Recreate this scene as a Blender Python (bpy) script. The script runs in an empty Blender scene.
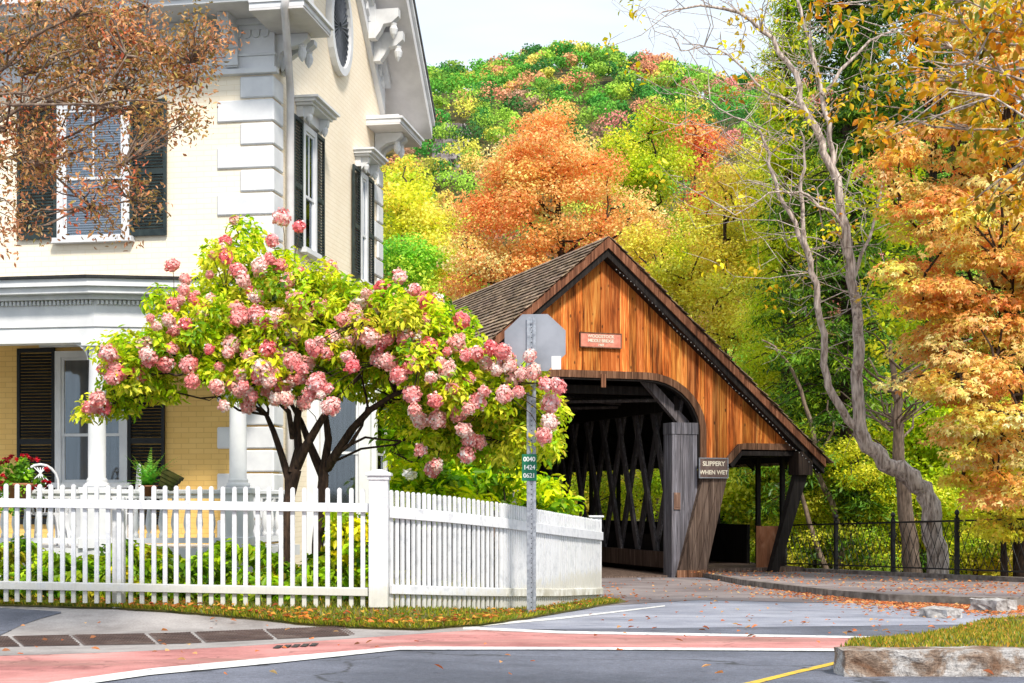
import bpy, bmesh, math, random
import numpy as np
random.seed(7)
R = math.radians
scene = bpy.context.scene
COL = scene.collection
F = 1422.2            # focal length in pixels
HY, CX = 500.0, 512.0 # eye level row, centre column

def at(px, py, Y):
    """world point at depth Y seen at a photo position (camera at the origin, looking along +Y)"""
    return np.array([(px-CX)/F*Y, Y, (HY-py)/F*Y])

def sst(a, b, x):
    t = np.clip((np.asarray(x, float)-a)/(b-a), 0, 1)
    return t*t*(3-2*t)

# ------------------------------------------------------------------ frames
TH = R(20.5)
PU = np.array([math.cos(TH), math.sin(TH), 0]); PA = np.array([-math.sin(TH), math.cos(TH), 0])
PO = np.array([1.878, 30.0, 0]); UZ = np.array([0, 0, 1.])
BR = (PO, PU, PA, UZ)                    # bridge: s across, t along, z up
SD = np.array([math.sin(R(9.5)), math.cos(R(9.5)), 0]); SN = np.array([math.cos(R(9.5)), -math.sin(R(9.5)), 0])
HC = np.array([-3.352, 19.87, 0])
HS = (HC, SD, SN, UZ)                    # house side wall: t back, n out, z up
HF = (HC, -SN, -SD, UZ)                  # house front: u left, n out, z up

def hit(fr, px, py, off=0.0, axis=2):
    """where the sight line meets the plane of a frame -> (along, z)"""
    o, e1, e2, e3 = fr
    d = np.array([(px-CX)/F, 1.0, (HY-py)/F])
    n = e2; p0 = o + e2*off
    k = n.dot(p0)/n.dot(d)
    p = d*k
    return float((p-p0).dot(e1)), float(p[2])

# ------------------------------------------------------------------ terrain
IF0 = np.array([6.35, 33.0]); IF1 = np.array([8.55, 23.7])
ifd = (IF1-IF0)/np.linalg.norm(IF1-IF0); ifn = np.array([-ifd[1], ifd[0]])
def G(X, Y):
    X = np.asarray(X, float); Y = np.asarray(Y, float)
    z = -(0.78+0.029*np.minimum(Y, 45))
    z = z + 0.13*sst(0.6, -1.6, X)*sst(12.2, 13.3, Y)
    t = (X-PO[0])*PA[0]+(Y-PO[1])*PA[1]
    fr = (X-IF0[0])*ifn[0]+(Y-IF0[1])*ifn[1]
    f = np.maximum(t - np.maximum(0, -3-X)*0.8, fr)
    f = np.where(Y < 5, -1, f)
    z = z - 3.6*sst(0.6, 7, f)*(1-sst(34, 50, f))
    s = (Y-95)/305.0
    h = 117*(0.40*np.clip(s, 0, 1)+0.60*sst(0, 1, s))*np.exp(-((X-5)/np.where(X > 5, 300.0, 185.0))**2)
    h = h*(1+0.02*np.sin(X/23.0+1)+0.02*np.sin(X/9.0+Y/30))
    h = h*(1-0.5*sst(420, 700, Y))
    return z+h
def gnd(px, py):
    dx, dz = (px-CX)/F, (HY-py)/F
    lo, hi = 1.0, 60.0
    Y = lo
    prev = None
    ys = np.linspace(2, 60, 1200)
    g = G(dx*ys, ys)-dz*ys
    idx = np.argmax(g > 0)
    if g[idx] <= 0: return np.array([dx*40, 40, float(G(dx*40, 40))])
    a, b = ys[max(idx-1, 0)], ys[idx]
    for _ in range(30):
        m = (a+b)/2
        if G(dx*m, m)-dz*m > 0: b = m
        else: a = m
    return np.array([dx*b, b, float(G(dx*b, b))])

# ------------------------------------------------------------------ materials
def lin(c):
    c = np.asarray(c, float)/255.0
    return np.where(c <= 0.04045, c/12.92, ((c+0.055)/1.055)**2.4)
MATS = {}
def nmat(name):
    m = bpy.data.materials.new(name); m.use_nodes = True
    nt = m.node_tree; b = nt.nodes['Principled BSDF']
    MATS[name] = m
    return m, nt, b
def N(nt, typ, **kw):
    n = nt.nodes.new(typ)
    for k, v in kw.items():
        if k in n.inputs: n.inputs[k].default_value = v
        else: setattr(n, k, v)
    return n
def L(nt, a, b): nt.links.new(a, b)
def ramp(nt, fac, stops):
    r = nt.nodes.new('ShaderNodeValToRGB'); e = r.color_ramp.elements
    while len(e) < len(stops): e.new(0.5)
    for i, (p, c) in enumerate(stops):
        e[i].position = p; e[i].color = (*c, 1)
    L(nt, fac, r.inputs[0]); return r.outputs[0]
def coords(nt, scale=(1, 1, 1), which='Object'):
    tc = nt.nodes.new('ShaderNodeTexCoord'); mp = nt.nodes.new('ShaderNodeMapping')
    mp.inputs['Scale'].default_value = scale
    L(nt, tc.outputs[which], mp.inputs[0]); return mp.outputs[0]
def noise(nt, vec, scale, detail=4, rough=.55, dist=0):
    n = N(nt, 'ShaderNodeTexNoise', Scale=scale, Detail=detail, Roughness=rough, Distortion=dist)
    L(nt, vec, n.inputs['Vector']); return n.outputs['Fac']
def bump(nt, b, h, strength=.3, dist=.02):
    n = N(nt, 'ShaderNodeBump', Strength=strength, Distance=dist)
    L(nt, h, n.inputs['Height']); L(nt, n.outputs[0], b.inputs['Normal'])
def mix(nt, f, a, c, mode='MIX'):
    n = nt.nodes.new('ShaderNodeMix'); n.data_type = 'RGBA'; n.blend_type = mode
    if isinstance(f, (int, float)): n.inputs[0].default_value = f
    else: L(nt, f, n.inputs[0])
    for s, v in ((6, a), (7, c)):
        if isinstance(v, tuple): n.inputs[s].default_value = (*v, 1)
        else: L(nt, v, n.inputs[s])
    return n.outputs[2]
def simple(name, ca, cb, scale=6, rough=.6, bs=.15, stretch=(1, 1, 1), spec=.3, metal=0, lo=.35, hi=.65, detail=5):
    m, nt, b = nmat(name)
    v = coords(nt, stretch); f = noise(nt, v, scale, detail)
    L(nt, ramp(nt, f, [(lo, ca), (hi, cb)]), b.inputs['Base Color'])
    b.inputs['Roughness'].default_value = rough; b.inputs['Metallic'].default_value = metal
    b.inputs['Specular IOR Level'].default_value = spec
    if bs: bump(nt, b, f, bs)
    return m
simple('white_paint', (.62, .63, .66), (.74, .75, .77), 3, .55, .05)
# weathered fence paint : slightly grubby near the foot
m, nt, b = nmat('fence_paint')
v = coords(nt, (1, 1, 1)); f1 = noise(nt, v, 9, 6, .65); f2 = noise(nt, coords(nt, (18, 18, 1.5)), 3, 4)
c = ramp(nt, f1, [(.28, (.52, .54, .58)), (.5, (.74, .75, .78))])
c = mix(nt, .25, c, ramp(nt, f2, [(.3, (.55, .55, .53)), (.55, (1, 1, 1))]), 'MULTIPLY')
sp = nt.nodes.new('ShaderNodeSeparateXYZ'); L(nt, v, sp.inputs[0])
ma = N(nt, 'ShaderNodeMath', operation='MULTIPLY_ADD'); L(nt, f1, ma.inputs[0]); ma.inputs[1].default_value = -.45; L(nt, sp.outputs[2], ma.inputs[2])
c = mix(nt, ramp(nt, ma.outputs[0], [(0, (.55, .55, .55)), (.10, (0, 0, 0))]), c, (.52, .49, .38))
L(nt, c, b.inputs['Base Color']); b.inputs['Roughness'].default_value = .5; bump(nt, b, f2, .15, .01)
simple('fence_paint_dirty', (.50, .47, .38), (.80, .79, .74), 7, .65, .1)
simple('trim_grey', (.58, .59, .61), (.70, .71, .73), 4, .6, .05)
simple('soffit', (.58, .56, .56), (.68, .66, .66), 4, .6, .05)
simple('shutter', (.012, .020, .022), (.03, .045, .045), 8, .45, .05)
simple('shutter_black', (.006, .007, .008), (.012, .013, .014), 8, .5, .05)
simple('dark_metal', (.010, .010, .012), (.022, .020, .020), 20, .45, .1, spec=.5)
simple('galvanized', (.25, .27, .31), (.42, .45, .50), 30, .4, .1, metal=.5)
simple('sign_back', (.25, .27, .31), (.34, .36, .41), 3, .45, .05, metal=.3)
simple('sticker', (.85, .85, .85), (.92, .92, .92), 3, .5, 0)
simple('green_sign', (.01, .14, .07), (.015, .18, .10), 3, .4, 0)
simple('red_sign', (.62, .20, .14), (.72, .30, .22), 12, .6, .05)
simple('brown_sign', (.11, .07, .06), (.17, .12, .11), 12, .6, .05)
simple('letter_cream', (.70, .62, .50), (.80, .74, .62), 9, .7, 0)
simple('letter_white', (.8, .8, .8), (.9, .9, .9), 9, .7, 0)
simple('downspout', (.58, .55, .55), (.70, .68, .68), 4, .5, .05)
simple('roof_edge', (.012, .012, .013), (.03, .03, .03), 8, .7, .1)
simple('house_roof', (.05, .05, .055), (.10, .10, .10), 8, .85, .3)
simple('curtain', (.045, .055, .07), (.10, .115, .14), 2, .9, 0, (12, 12, .3))
simple('blind', (.55, .60, .68), (.68, .72, .80), 2, .8, 0)
simple('room_dark', (.03, .035, .045), (.06, .065, .08), 2, .9, 0)
simple('terracotta', (.30, .12, .06), (.42, .18, .10), 9, .8, .1)
simple('mossy_wood', (.035, .05, .008), (.09, .085, .02), 9, .9, .2)
simple('bulb', (.25, .25, .26), (.4, .4, .4), 2, .3, 0)
m, nt, b = nmat('granite')
v = coords(nt); f = noise(nt, v, 3.2, 10, .7, .6); f2 = noise(nt, v, 60, 4, .8); f3 = noise(nt, coords(nt, (1, 1, 2.5)), 9, 8, .7)
c = ramp(nt, f, [(.36, (.17, .085, .045)), (.47, (.34, .25, .19)), (.54, (.52, .49, .47)), (.66, (.66, .64, .63))])
c = mix(nt, .75, c, ramp(nt, f2, [(.34, (.35, .33, .33)), (.55, (1.05, 1.05, 1.05))]), 'MULTIPLY')
c = mix(nt, .6, c, ramp(nt, f3, [(.36, (.35, .30, .26)), (.52, (1, 1, 1))]), 'MULTIPLY')
L(nt, c, b.inputs['Base Color']); b.inputs['Roughness'].default_value = .9; bump(nt, b, f3, 1.0, .03)
simple('granite_kerb', (.22, .20, .19), (.52, .50, .49), 14, .85, .5, detail=8)
simple('kerb_dark', (.10, .08, .07), (.30, .26, .24), 6, .9, .5, detail=8)
simple('brick_base', (.20, .07, .04), (.42, .33, .28), 14, .9, .4)
simple('bark_dark', (.018, .011, .009), (.075, .045, .030), 10, .95, .8, (3, 3, .7))
simple('bark_grey', (.20, .15, .13), (.68, .58, .52), 5, .9, .9, (4, 4, .7))
simple('bark_mid', (.035, .022, .016), (.11, .08, .06), 8, .95, .8, (3, 3, .6))
simple('bark_tan', (.12, .085, .065), (.34, .25, .19), 8, .9, .8, (3, 3, .6))
simple('rock', (.16, .13, .13), (.42, .38, .38), .35, .9, .6, detail=8)

# painted brick walls
def brickmat(name, c1, c2, mort, swap):
    m, nt, b = nmat(name)
    tc = nt.nodes.new('ShaderNodeTexCoord'); sp = nt.nodes.new('ShaderNodeSeparateXYZ'); L(nt, tc.outputs['Object'], sp.inputs[0])
    cb = nt.nodes.new('ShaderNodeCombineXYZ'); L(nt, sp.outputs[1 if swap else 0], cb.inputs[0]); L(nt, sp.outputs[2], cb.inputs[1])
    br = N(nt, 'ShaderNodeTexBrick', Scale=1.0)
    br.inputs['Brick Width'].default_value = .22; br.inputs['Row Height'].default_value = .075
    br.inputs['Mortar Size'].default_value = .006; br.inputs['Mortar Smooth'].default_value = .3
    br.inputs['Color1'].default_value = (*c1, 1); br.inputs['Color2'].default_value = (*c2, 1); br.inputs['Mortar'].default_value = (*mort, 1)
    L(nt, cb.outputs[0], br.inputs['Vector'])
    f = noise(nt, tc.outputs['Object'], 1.3, 5)
    c = mix(nt, .3, br.outputs['Color'], ramp(nt, f, [(.3, (.84, .80, .74)), (.6, (1, 1, 1))]), 'MULTIPLY')
    L(nt, c, b.inputs['Base Color']); b.inputs['Roughness'].default_value = .7
    inv = N(nt, 'ShaderNodeMath', operation='SUBTRACT'); inv.inputs[0].default_value = 1; L(nt, br.outputs['Fac'], inv.inputs[1])
    bump(nt, b, inv.outputs[0], .3, .008)
brickmat('brick_cream', (.94, .84, .68), (.93, .82, .65), (.87, .75, .57), False)
brickmat('brick_cream_side', (.94, .83, .67), (.92, .80, .63), (.83, .71, .53), True)
brickmat('brick_yellow_shade', (.84, .55, .18), (.79, .50, .15), (.68, .41, .12), False)  # same wall under the porch, its shade put into a deeper yellow

# glass
m, nt, b = nmat('glass')
tr = N(nt, 'ShaderNodeBsdfTransparent'); gl = N(nt, 'ShaderNodeBsdfGlossy', Roughness=.04); gl.inputs[0].default_value = (.8, .9, 1, 1)
lw = N(nt, 'ShaderNodeFresnel', IOR=1.5)
ad = N(nt, 'ShaderNodeMath', operation='ADD'); ad.inputs[1].default_value = .04; L(nt, lw.outputs[0], ad.inputs[0])
mx = nt.nodes.new('ShaderNodeMixShader'); L(nt, ad.outputs[0], mx.inputs[0]); L(nt, tr.outputs[0], mx.inputs[1]); L(nt, gl.outputs[0], mx.inputs[2])
L(nt, mx.outputs[0], nt.nodes['Material Output'].inputs[0])

# woods with a per-plank tint (attribute Col)
def wood(name, dark, mid, light, lo=.3, hi=.7, grain=(26, 26, .9), bs=.4, knots=True, stain=.55):
    m, nt, b = nmat(name)
    at_ = N(nt, 'ShaderNodeAttribute', attribute_name='Col')
    v = coords(nt, grain); f = noise(nt, v, 1.0, 7, .6, 1.2)
    v2 = coords(nt, (6.5, 6.5, .55)); f2 = noise(nt, v2, 1.0, 6, .62)
    c = ramp(nt, f, [(lo, dark), ((lo+hi)/2, mid), (hi, light)])
    c = mix(nt, stain, c, ramp(nt, f2, [(.36, (.14, .09, .07)), (.47, (.72, .66, .62)), (.58, (1, 1, 1))]), 'MULTIPLY')
    if knots:
        vo = N(nt, 'ShaderNodeTexVoronoi', Scale=1.0); L(nt, coords(nt, (5.5, 5.5, 2.6)), vo.inputs['Vector'])
        c = mix(nt, ramp(nt, vo.outputs['Distance'], [(.07, (.8, .8, .8)), (.13, (0, 0, 0))]), c, (.045, .018, .008))
    c = mix(nt, 1.0, c, at_.outputs['Color'], 'MULTIPLY')
    L(nt, c, b.inputs['Base Color']); b.inputs['Roughness'].default_value = .75; b.inputs['Specular IOR Level'].default_value = .2
    bump(nt, b, f, bs, .01)
wood('wood_orange', (.16, .035, .010), (.76, .215, .040), (1.0, .47, .14), lo=.30, hi=.66, stain=.85)
wood('wood_grey', (.05, .050, .054), (.135, .13, .145), (.29, .28, .31), knots=False, stain=.35, bs=.7)
wood('wood_brown', (.06, .040, .032), (.15, .105, .085), (.31, .23, .19), knots=False, stain=.5, bs=.7)
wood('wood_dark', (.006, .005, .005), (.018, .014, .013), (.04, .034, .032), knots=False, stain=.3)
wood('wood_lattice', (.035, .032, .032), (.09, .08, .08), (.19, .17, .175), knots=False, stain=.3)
wood('wood_trim', (.06, .030, .018), (.17, .085, .05), (.34, .20, .13), knots=False, stain=.6)
wood('plywood', (.16, .06, .03), (.30, .12, .06), (.40, .19, .11), knots=False, stain=.4, grain=(6, 6, 2))
wood('shingle', (.12, .082, .055), (.30, .215, .15), (.52, .40, .30), knots=False, stain=.45, grain=(9, 9, 5))

# foliage
def leafmat(name, trans=.35, gloss=.025):
    m, nt, b = nmat(name)
    a = N(nt, 'ShaderNodeAttribute', attribute_name='Col')
    d = nt.nodes.new('ShaderNodeBsdfDiffuse'); t = nt.nodes.new('ShaderNodeBsdfTranslucent'); g = N(nt, 'ShaderNodeBsdfGlossy', Roughness=.45)
    L(nt, a.outputs['Color'], d.inputs[0]); L(nt, a.outputs['Color'], t.inputs[0])
    m1 = nt.nodes.new('ShaderNodeMixShader'); m1.inputs[0].default_value = trans; L(nt, d.outputs[0], m1.inputs[1]); L(nt, t.outputs[0], m1.inputs[2])
    m2 = nt.nodes.new('ShaderNodeMixShader'); m2.inputs[0].default_value = gloss; L(nt, m1.outputs[0], m2.inputs[1]); L(nt, g.outputs[0], m2.inputs[2])
    L(nt, m2.outputs[0], nt.nodes['Material Output'].inputs[0])
leafmat('leaf', .42); leafmat('petal', .3, .02); leafmat('leaf_far', .25, 0.0)

# grounds
m, nt, b = nmat('asphalt')
v = coords(nt); f = noise(nt, v, .7, 5); f2 = noise(nt, v, 120, 2); f3 = noise(nt, v, 2.2, 8, .7)
vp = N(nt, 'ShaderNodeTexVoronoi', Scale=.33); L(nt, v, vp.inputs['Vector'])
c = ramp(nt, f, [(.35, (.085, .092, .12)), (.65, (.19, .20, .25))])
c = mix(nt, .35, c, ramp(nt, vp.outputs['Color'], [(.3, (.7, .7, .72)), (.8, (1.2, 1.2, 1.2))]), 'MULTIPLY')
c = mix(nt, .7, c, ramp(nt, f2, [(.3, (.35, .35, .35)), (.7, (1.5, 1.5, 1.5))]), 'MULTIPLY')
f4 = noise(nt, v, 28, 4, .7); c = mix(nt, .5, c, ramp(nt, f4, [(.35, (.6, .6, .6)), (.65, (1.3, 1.3, 1.3))]), 'MULTIPLY')
c = mix(nt, .45, c, ramp(nt, f3, [(.36, (.55, .55, .56)), (.5, (1, 1, 1))]), 'MULTIPLY')
vo = N(nt, 'ShaderNodeTexVoronoi', Scale=.28); vo.feature = 'DISTANCE_TO_EDGE'
wv = N(nt, 'ShaderNodeVectorMath', operation='ADD'); L(nt, v, wv.inputs[0])
nn = N(nt, 'ShaderNodeTexNoise', Scale=1.5, Detail=4); L(nt, v, nn.inputs['Vector']); L(nt, nn.outputs['Color'], wv.inputs[1]); L(nt, wv.outputs[0], vo.inputs['Vector'])
c = mix(nt, ramp(nt, vo.outputs['Distance'], [(.0015, (.9, .9, .9)), (.006, (0, 0, 0))]), c, (.03, .03, .032))
L(nt, c, b.inputs['Base Color']); b.inputs['Roughness'].default_value = .8; bump(nt, b, f2, .4, .004)
m, nt, b = nmat('asphalt_pale')
v = coords(nt); f = noise(nt, v, .9, 7, .65); f2 = noise(nt, v, 100, 2); f3 = noise(nt, coords(nt, (.5, 3, 1)), 1.2, 6, .7)
c = ramp(nt, f, [(.35, (.24, .25, .31)), (.65, (.42, .43, .50))])
c = mix(nt, .6, c, ramp(nt, f2, [(.3, (.5, .5, .5)), (.7, (1.3, 1.3, 1.3))]), 'MULTIPLY')
c = mix(nt, .5, c, ramp(nt, f3, [(.36, (.55, .55, .57)), (.52, (1, 1, 1))]), 'MULTIPLY')
L(nt, c, b.inputs['Base Color']); b.inputs['Roughness'].default_value = .85; bump(nt, b, f2, .4, .004)
m, nt, b = nmat('old_road')
v = coords(nt); f = noise(nt, v, .8, 6, .6, .5); f2 = noise(nt, v, 90, 2)
c = ramp(nt, f, [(.3, (.13, .10, .10)), (.5, (.24, .20, .20)), (.7, (.36, .31, .30))])
c = mix(nt, .4, c, ramp(nt, f2, [(.3, (.5, .5, .5)), (.7, (1.2, 1.2, 1.2))]), 'MULTIPLY')
L(nt, c, b.inputs['Base Color']); b.inputs['Roughness'].default_value = .9; bump(nt, b, f2, .4, .004)
m, nt, b = nmat('crosswalk_red')
v = coords(nt); f = noise(nt, v, 1.1, 7, .65); f2 = noise(nt, v, 70, 2); f3 = noise(nt, coords(nt, (.35, 1.6, 1)), 1.0, 5, .6)
c = ramp(nt, f, [(.34, (.34, .12, .11)), (.5, (.56, .23, .21)), (.68, (.66, .33, .30))])
c = mix(nt, .4, c, ramp(nt, f2, [(.3, (.6, .6, .6)), (.7, (1.15, 1.15, 1.15))]), 'MULTIPLY')
c = mix(nt, ramp(nt, f3, [(.36, (.75, .75, .75)), (.47, (0, 0, 0))]), c, (.24, .13, .10))
vo = N(nt, 'ShaderNodeTexVoronoi', Scale=.45); vo.feature = 'DISTANCE_TO_EDGE'
wv = N(nt, 'ShaderNodeVectorMath', operation='ADD'); L(nt, v, wv.inputs[0])
nn = N(nt, 'ShaderNodeTexNoise', Scale=2.5, Detail=4); L(nt, v, nn.inputs['Vector']); L(nt, nn.outputs['Color'], wv.inputs[1]); L(nt, wv.outputs[0], vo.inputs['Vector'])
c = mix(nt, ramp(nt, vo.outputs['Distance'], [(.002, (.6, .6, .6)), (.010, (0, 0, 0))]), c, (.16, .06, .05))
L(nt, c, b.inputs['Base Color']); b.inputs['Roughness'].default_value = .8; bump(nt, b, f2, .3, .003)
def roadpaint(name, col, worn):
    m, nt, b = nmat(name)
    v = coords(nt); f = noise(nt, v, 14, 6, .7)
    L(nt, ramp(nt, f, [(.36, worn), (.46, col), (.7, tuple(min(1, x*1.08) for x in col))]), b.inputs['Base Color']); b.inputs['Roughness'].default_value = .7
roadpaint('line_white', (.74, .73, .71), (.30, .30, .31)); roadpaint('line_yellow', (.70, .46, .04), (.28, .22, .10))
m, nt, b = nmat('concrete')
v = coords(nt); f = noise(nt, v, 1.3, 7, .65); f2 = noise(nt, v, 60, 3)
c = ramp(nt, f, [(.3, (.20, .175, .165)), (.6, (.42, .385, .37))])
c = mix(nt, .5, c, ramp(nt, f2, [(.3, (.6, .6, .6)), (.7, (1.15, 1.15, 1.15))]), 'MULTIPLY')
L(nt, c, b.inputs['Base Color']); b.inputs['Roughness'].default_value = .9; bump(nt, b, f2, .4, .004)
m, nt, b = nmat('tactile')
v = coords(nt); f = noise(nt, v, 3, 6, .65)
L(nt, ramp(nt, f, [(.3, (.055, .035, .032)), (.55, (.115, .075, .065)), (.75, (.20, .16, .14))]), b.inputs['Base Color']); b.inputs['Roughness'].default_value = .8
simple('soil', (.05, .035, .02), (.13, .10, .05), 2.5, .95, .6, detail=9)
simple('turf_soil', (.06, .07, .015), (.16, .13, .04), 5, .95, .6, detail=9)
simple('forest_floor', (.03, .035, .010), (.12, .09, .03), .4, .95, .6, detail=9)
simple('river', (.03, .04, .035), (.06, .07, .06), 1.5, .12, .3, spec=.5)

# ------------------------------------------------------------------ objects
WLOC = {}
def tag(o, label=None, cat=None, group=None, kind=None):
    for k, v in (('label', label), ('category', cat), ('group', group), ('kind', kind)):
        if v: o[k] = v
    return o
def empty(name, loc, label=None, cat=None, group=None):
    o = bpy.data.objects.new(name, None); COL.objects.link(o); o.empty_display_size = .2
    o.location = [float(x) for x in loc]; WLOC[o] = np.array(o.location, float)
    return tag(o, label, cat, group)
def link_mesh(name, me, parent=None):
    o = bpy.data.objects.new(name, me); COL.objects.link(o)
    if parent is not None: o.parent = parent; WLOC[o] = WLOC[parent]
    else: WLOC[o] = np.zeros(3)
    return o
class MB:
    def __init__(s): s.v = []; s.f = []; s.c = []; s.tint = (1, 1, 1)
    def add(s, pts, faces):
        n = len(s.v); s.v += [tuple(map(float, p)) for p in pts]; s.f += [tuple(n+i for i in f) for f in faces]
        s.c += [s.tint]*len(pts); return s
    def hexa(s, p):   # 8 points: bottom loop then top loop
        return s.add(p, [(0, 3, 2, 1), (4, 5, 6, 7), (0, 1, 5, 4), (1, 2, 6, 5), (2, 3, 7, 6), (3, 0, 4, 7)])
    def box(s, fr, a, b_, c_):
        o, e1, e2, e3 = fr
        P = lambda x, y, z: o+e1*x+e2*y+e3*z
        return s.hexa([P(a[0], b_[0], c_[0]), P(a[1], b_[0], c_[0]), P(a[1], b_[1], c_[0]), P(a[0], b_[1], c_[0]),
                       P(a[0], b_[0], c_[1]), P(a[1], b_[0], c_[1]), P(a[1], b_[1], c_[1]), P(a[0], b_[1], c_[1])])
    def prism(s, fr, poly, b0, b1):   # polygon in (e1,e3), extruded along e2
        o, e1, e2, e3 = fr; n = len(poly)
        pts = [o+e1*x+e2*b0+e3*z for x, z in poly]+[o+e1*x+e2*b1+e3*z for x, z in poly]
        return s.add(pts, [tuple(range(n)), tuple(range(2*n-1, n-1, -1))]+[(i, (i+1) % n, n+(i+1) % n, n+i) for i in range(n)])
    def tube(s, pts, rad, n=8, cap=True):
        pts = [np.asarray(p, float) for p in pts]
        if isinstance(rad, (int, float)): rad = [rad]*len(pts)
        V = []; up = np.array([.3, .2, 1.])
        for i, p in enumerate(pts):
            d = pts[min(i+1, len(pts)-1)]-pts[max(i-1, 0)]; d = d/(np.linalg.norm(d)+1e-9)
            x = np.cross(d, up); 
            if np.linalg.norm(x) < 1e-3: x = np.cross(d, [1, 0, 0])
            x /= np.linalg.norm(x); y = np.cross(d, x); up = np.cross(x, d)
            for k in range(n):
                a = 2*math.pi*k/n; V.append(p+(x*math.cos(a)+y*math.sin(a))*rad[i])
        Fc = []
        for i in range(len(pts)-1):
            for k in range(n):
                Fc.append((i*n+k, i*n+(k+1) % n, (i+1)*n+(k+1) % n, (i+1)*n+k))
        if cap: Fc += [tuple(range(n))[::-1], tuple((len(pts)-1)*n+k for k in range(n))]
        return s.add(V, Fc)
    def lathe(s, c, prof, n=16, axis=None):
        c = np.asarray(c, float); V = []
        for r, z in prof:
            for k in range(n):
                a = 2*math.pi*k/n; V.append(c+np.array([math.cos(a)*r, math.sin(a)*r, z]))
        Fc = []
        for i in range(len(prof)-1):
            for k in range(n): Fc.append((i*n+k, i*n+(k+1) % n, (i+1)*n+(k+1) % n, (i+1)*n+k))
        Fc += [tuple(range(n))[::-1], tuple((len(prof)-1)*n+k for k in range(n))]
        return s.add(V, Fc)
    def sweep(s, fr, path, w0, w1, b0, b1):
        """a flat band following a path in (e1,e3); w0,w1 = offsets to the two sides"""
        P = np.array(path, float); n = len(P); T = np.zeros_like(P)
        T[1:-1] = P[2:]-P[:-2]; T[0] = P[1]-P[0]; T[-1] = P[-1]-P[-2]
        T /= np.linalg.norm(T, axis=1)[:, None]; Nn = np.stack([-T[:, 1], T[:, 0]], 1)
        A = P+Nn*w0; B = P+Nn*w1
        o, e1, e2, e3 = fr; V = []
        for i in range(n):
            for q, bb in ((A[i], b0), (B[i], b0), (B[i], b1), (A[i], b1)): V.append(o+e1*q[0]+e2*bb+e3*q[1])
        Fc = [(0, 1, 2, 3), (4*n-1, 4*n-2, 4*n-3, 4*n-4)]
        for i in range(n-1):
            for k in range(4): Fc.append((4*i+k, 4*i+4+k, 4*i+4+(k+1) % 4, 4*i+(k+1) % 4))
        return s.add(V, Fc)
    def build(s, name, mat, parent=None, smooth=False, bevel=0, mats=None):
        me = bpy.data.meshes.new(name)
        off = WLOC[parent] if parent is not None else np.zeros(3)
        V = np.array(s.v)-off
        me.from_pydata([tuple(p) for p in V], [], s.f)
        bm = bmesh.new(); bm.from_mesh(me); bmesh.ops.recalc_face_normals(bm, faces=bm.faces); bm.to_mesh(me); bm.free()
        ca = me.color_attributes.new('Col', 'FLOAT_COLOR', 'POINT')
        ca.data.foreach_set('color', np.c_[np.array(s.c, float), np.ones(len(s.c))].ravel().astype('f'))
        me.materials.append(MATS[mat])
        if smooth: me.polygons.foreach_set('use_smooth', [True]*len(me.polygons))
        o = link_mesh(name, me, parent)
        if bevel:
            bv = o.modifiers.new('bevel', 'BEVEL'); bv.width = bevel; bv.segments = 1; bv.limit_method = 'ANGLE'
        return o
def npmesh(name, V, Fq, mat, parent=None, colors=None, smooth=False):
    """fast all-quad mesh"""
    off = WLOC[parent] if parent is not None else np.zeros(3)
    V = (np.asarray(V)-off).astype('f'); Fq = np.asarray(Fq, dtype='i')
    me = bpy.data.meshes.new(name)
    me.vertices.add(len(V)); me.vertices.foreach_set('co', V.ravel())
    k = Fq.shape[1]
    me.loops.add(Fq.size); me.loops.foreach_set('vertex_index', Fq.ravel())
    me.polygons.add(len(Fq)); me.polygons.foreach_set('loop_start', np.arange(0, Fq.size, k, dtype='i'))
    if smooth: me.polygons.foreach_set('use_smooth', np.ones(len(Fq), bool))
    me.update(calc_edges=True)
    if colors is not None:
        ca = me.color_attributes.new('Col', 'FLOAT_COLOR', 'POINT')
        ca.data.foreach_set('color', np.c_[colors, np.ones(len(colors))].ravel().astype('f'))
    me.materials.append(MATS[mat]); 
    return link_mesh(name, me, parent)

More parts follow.
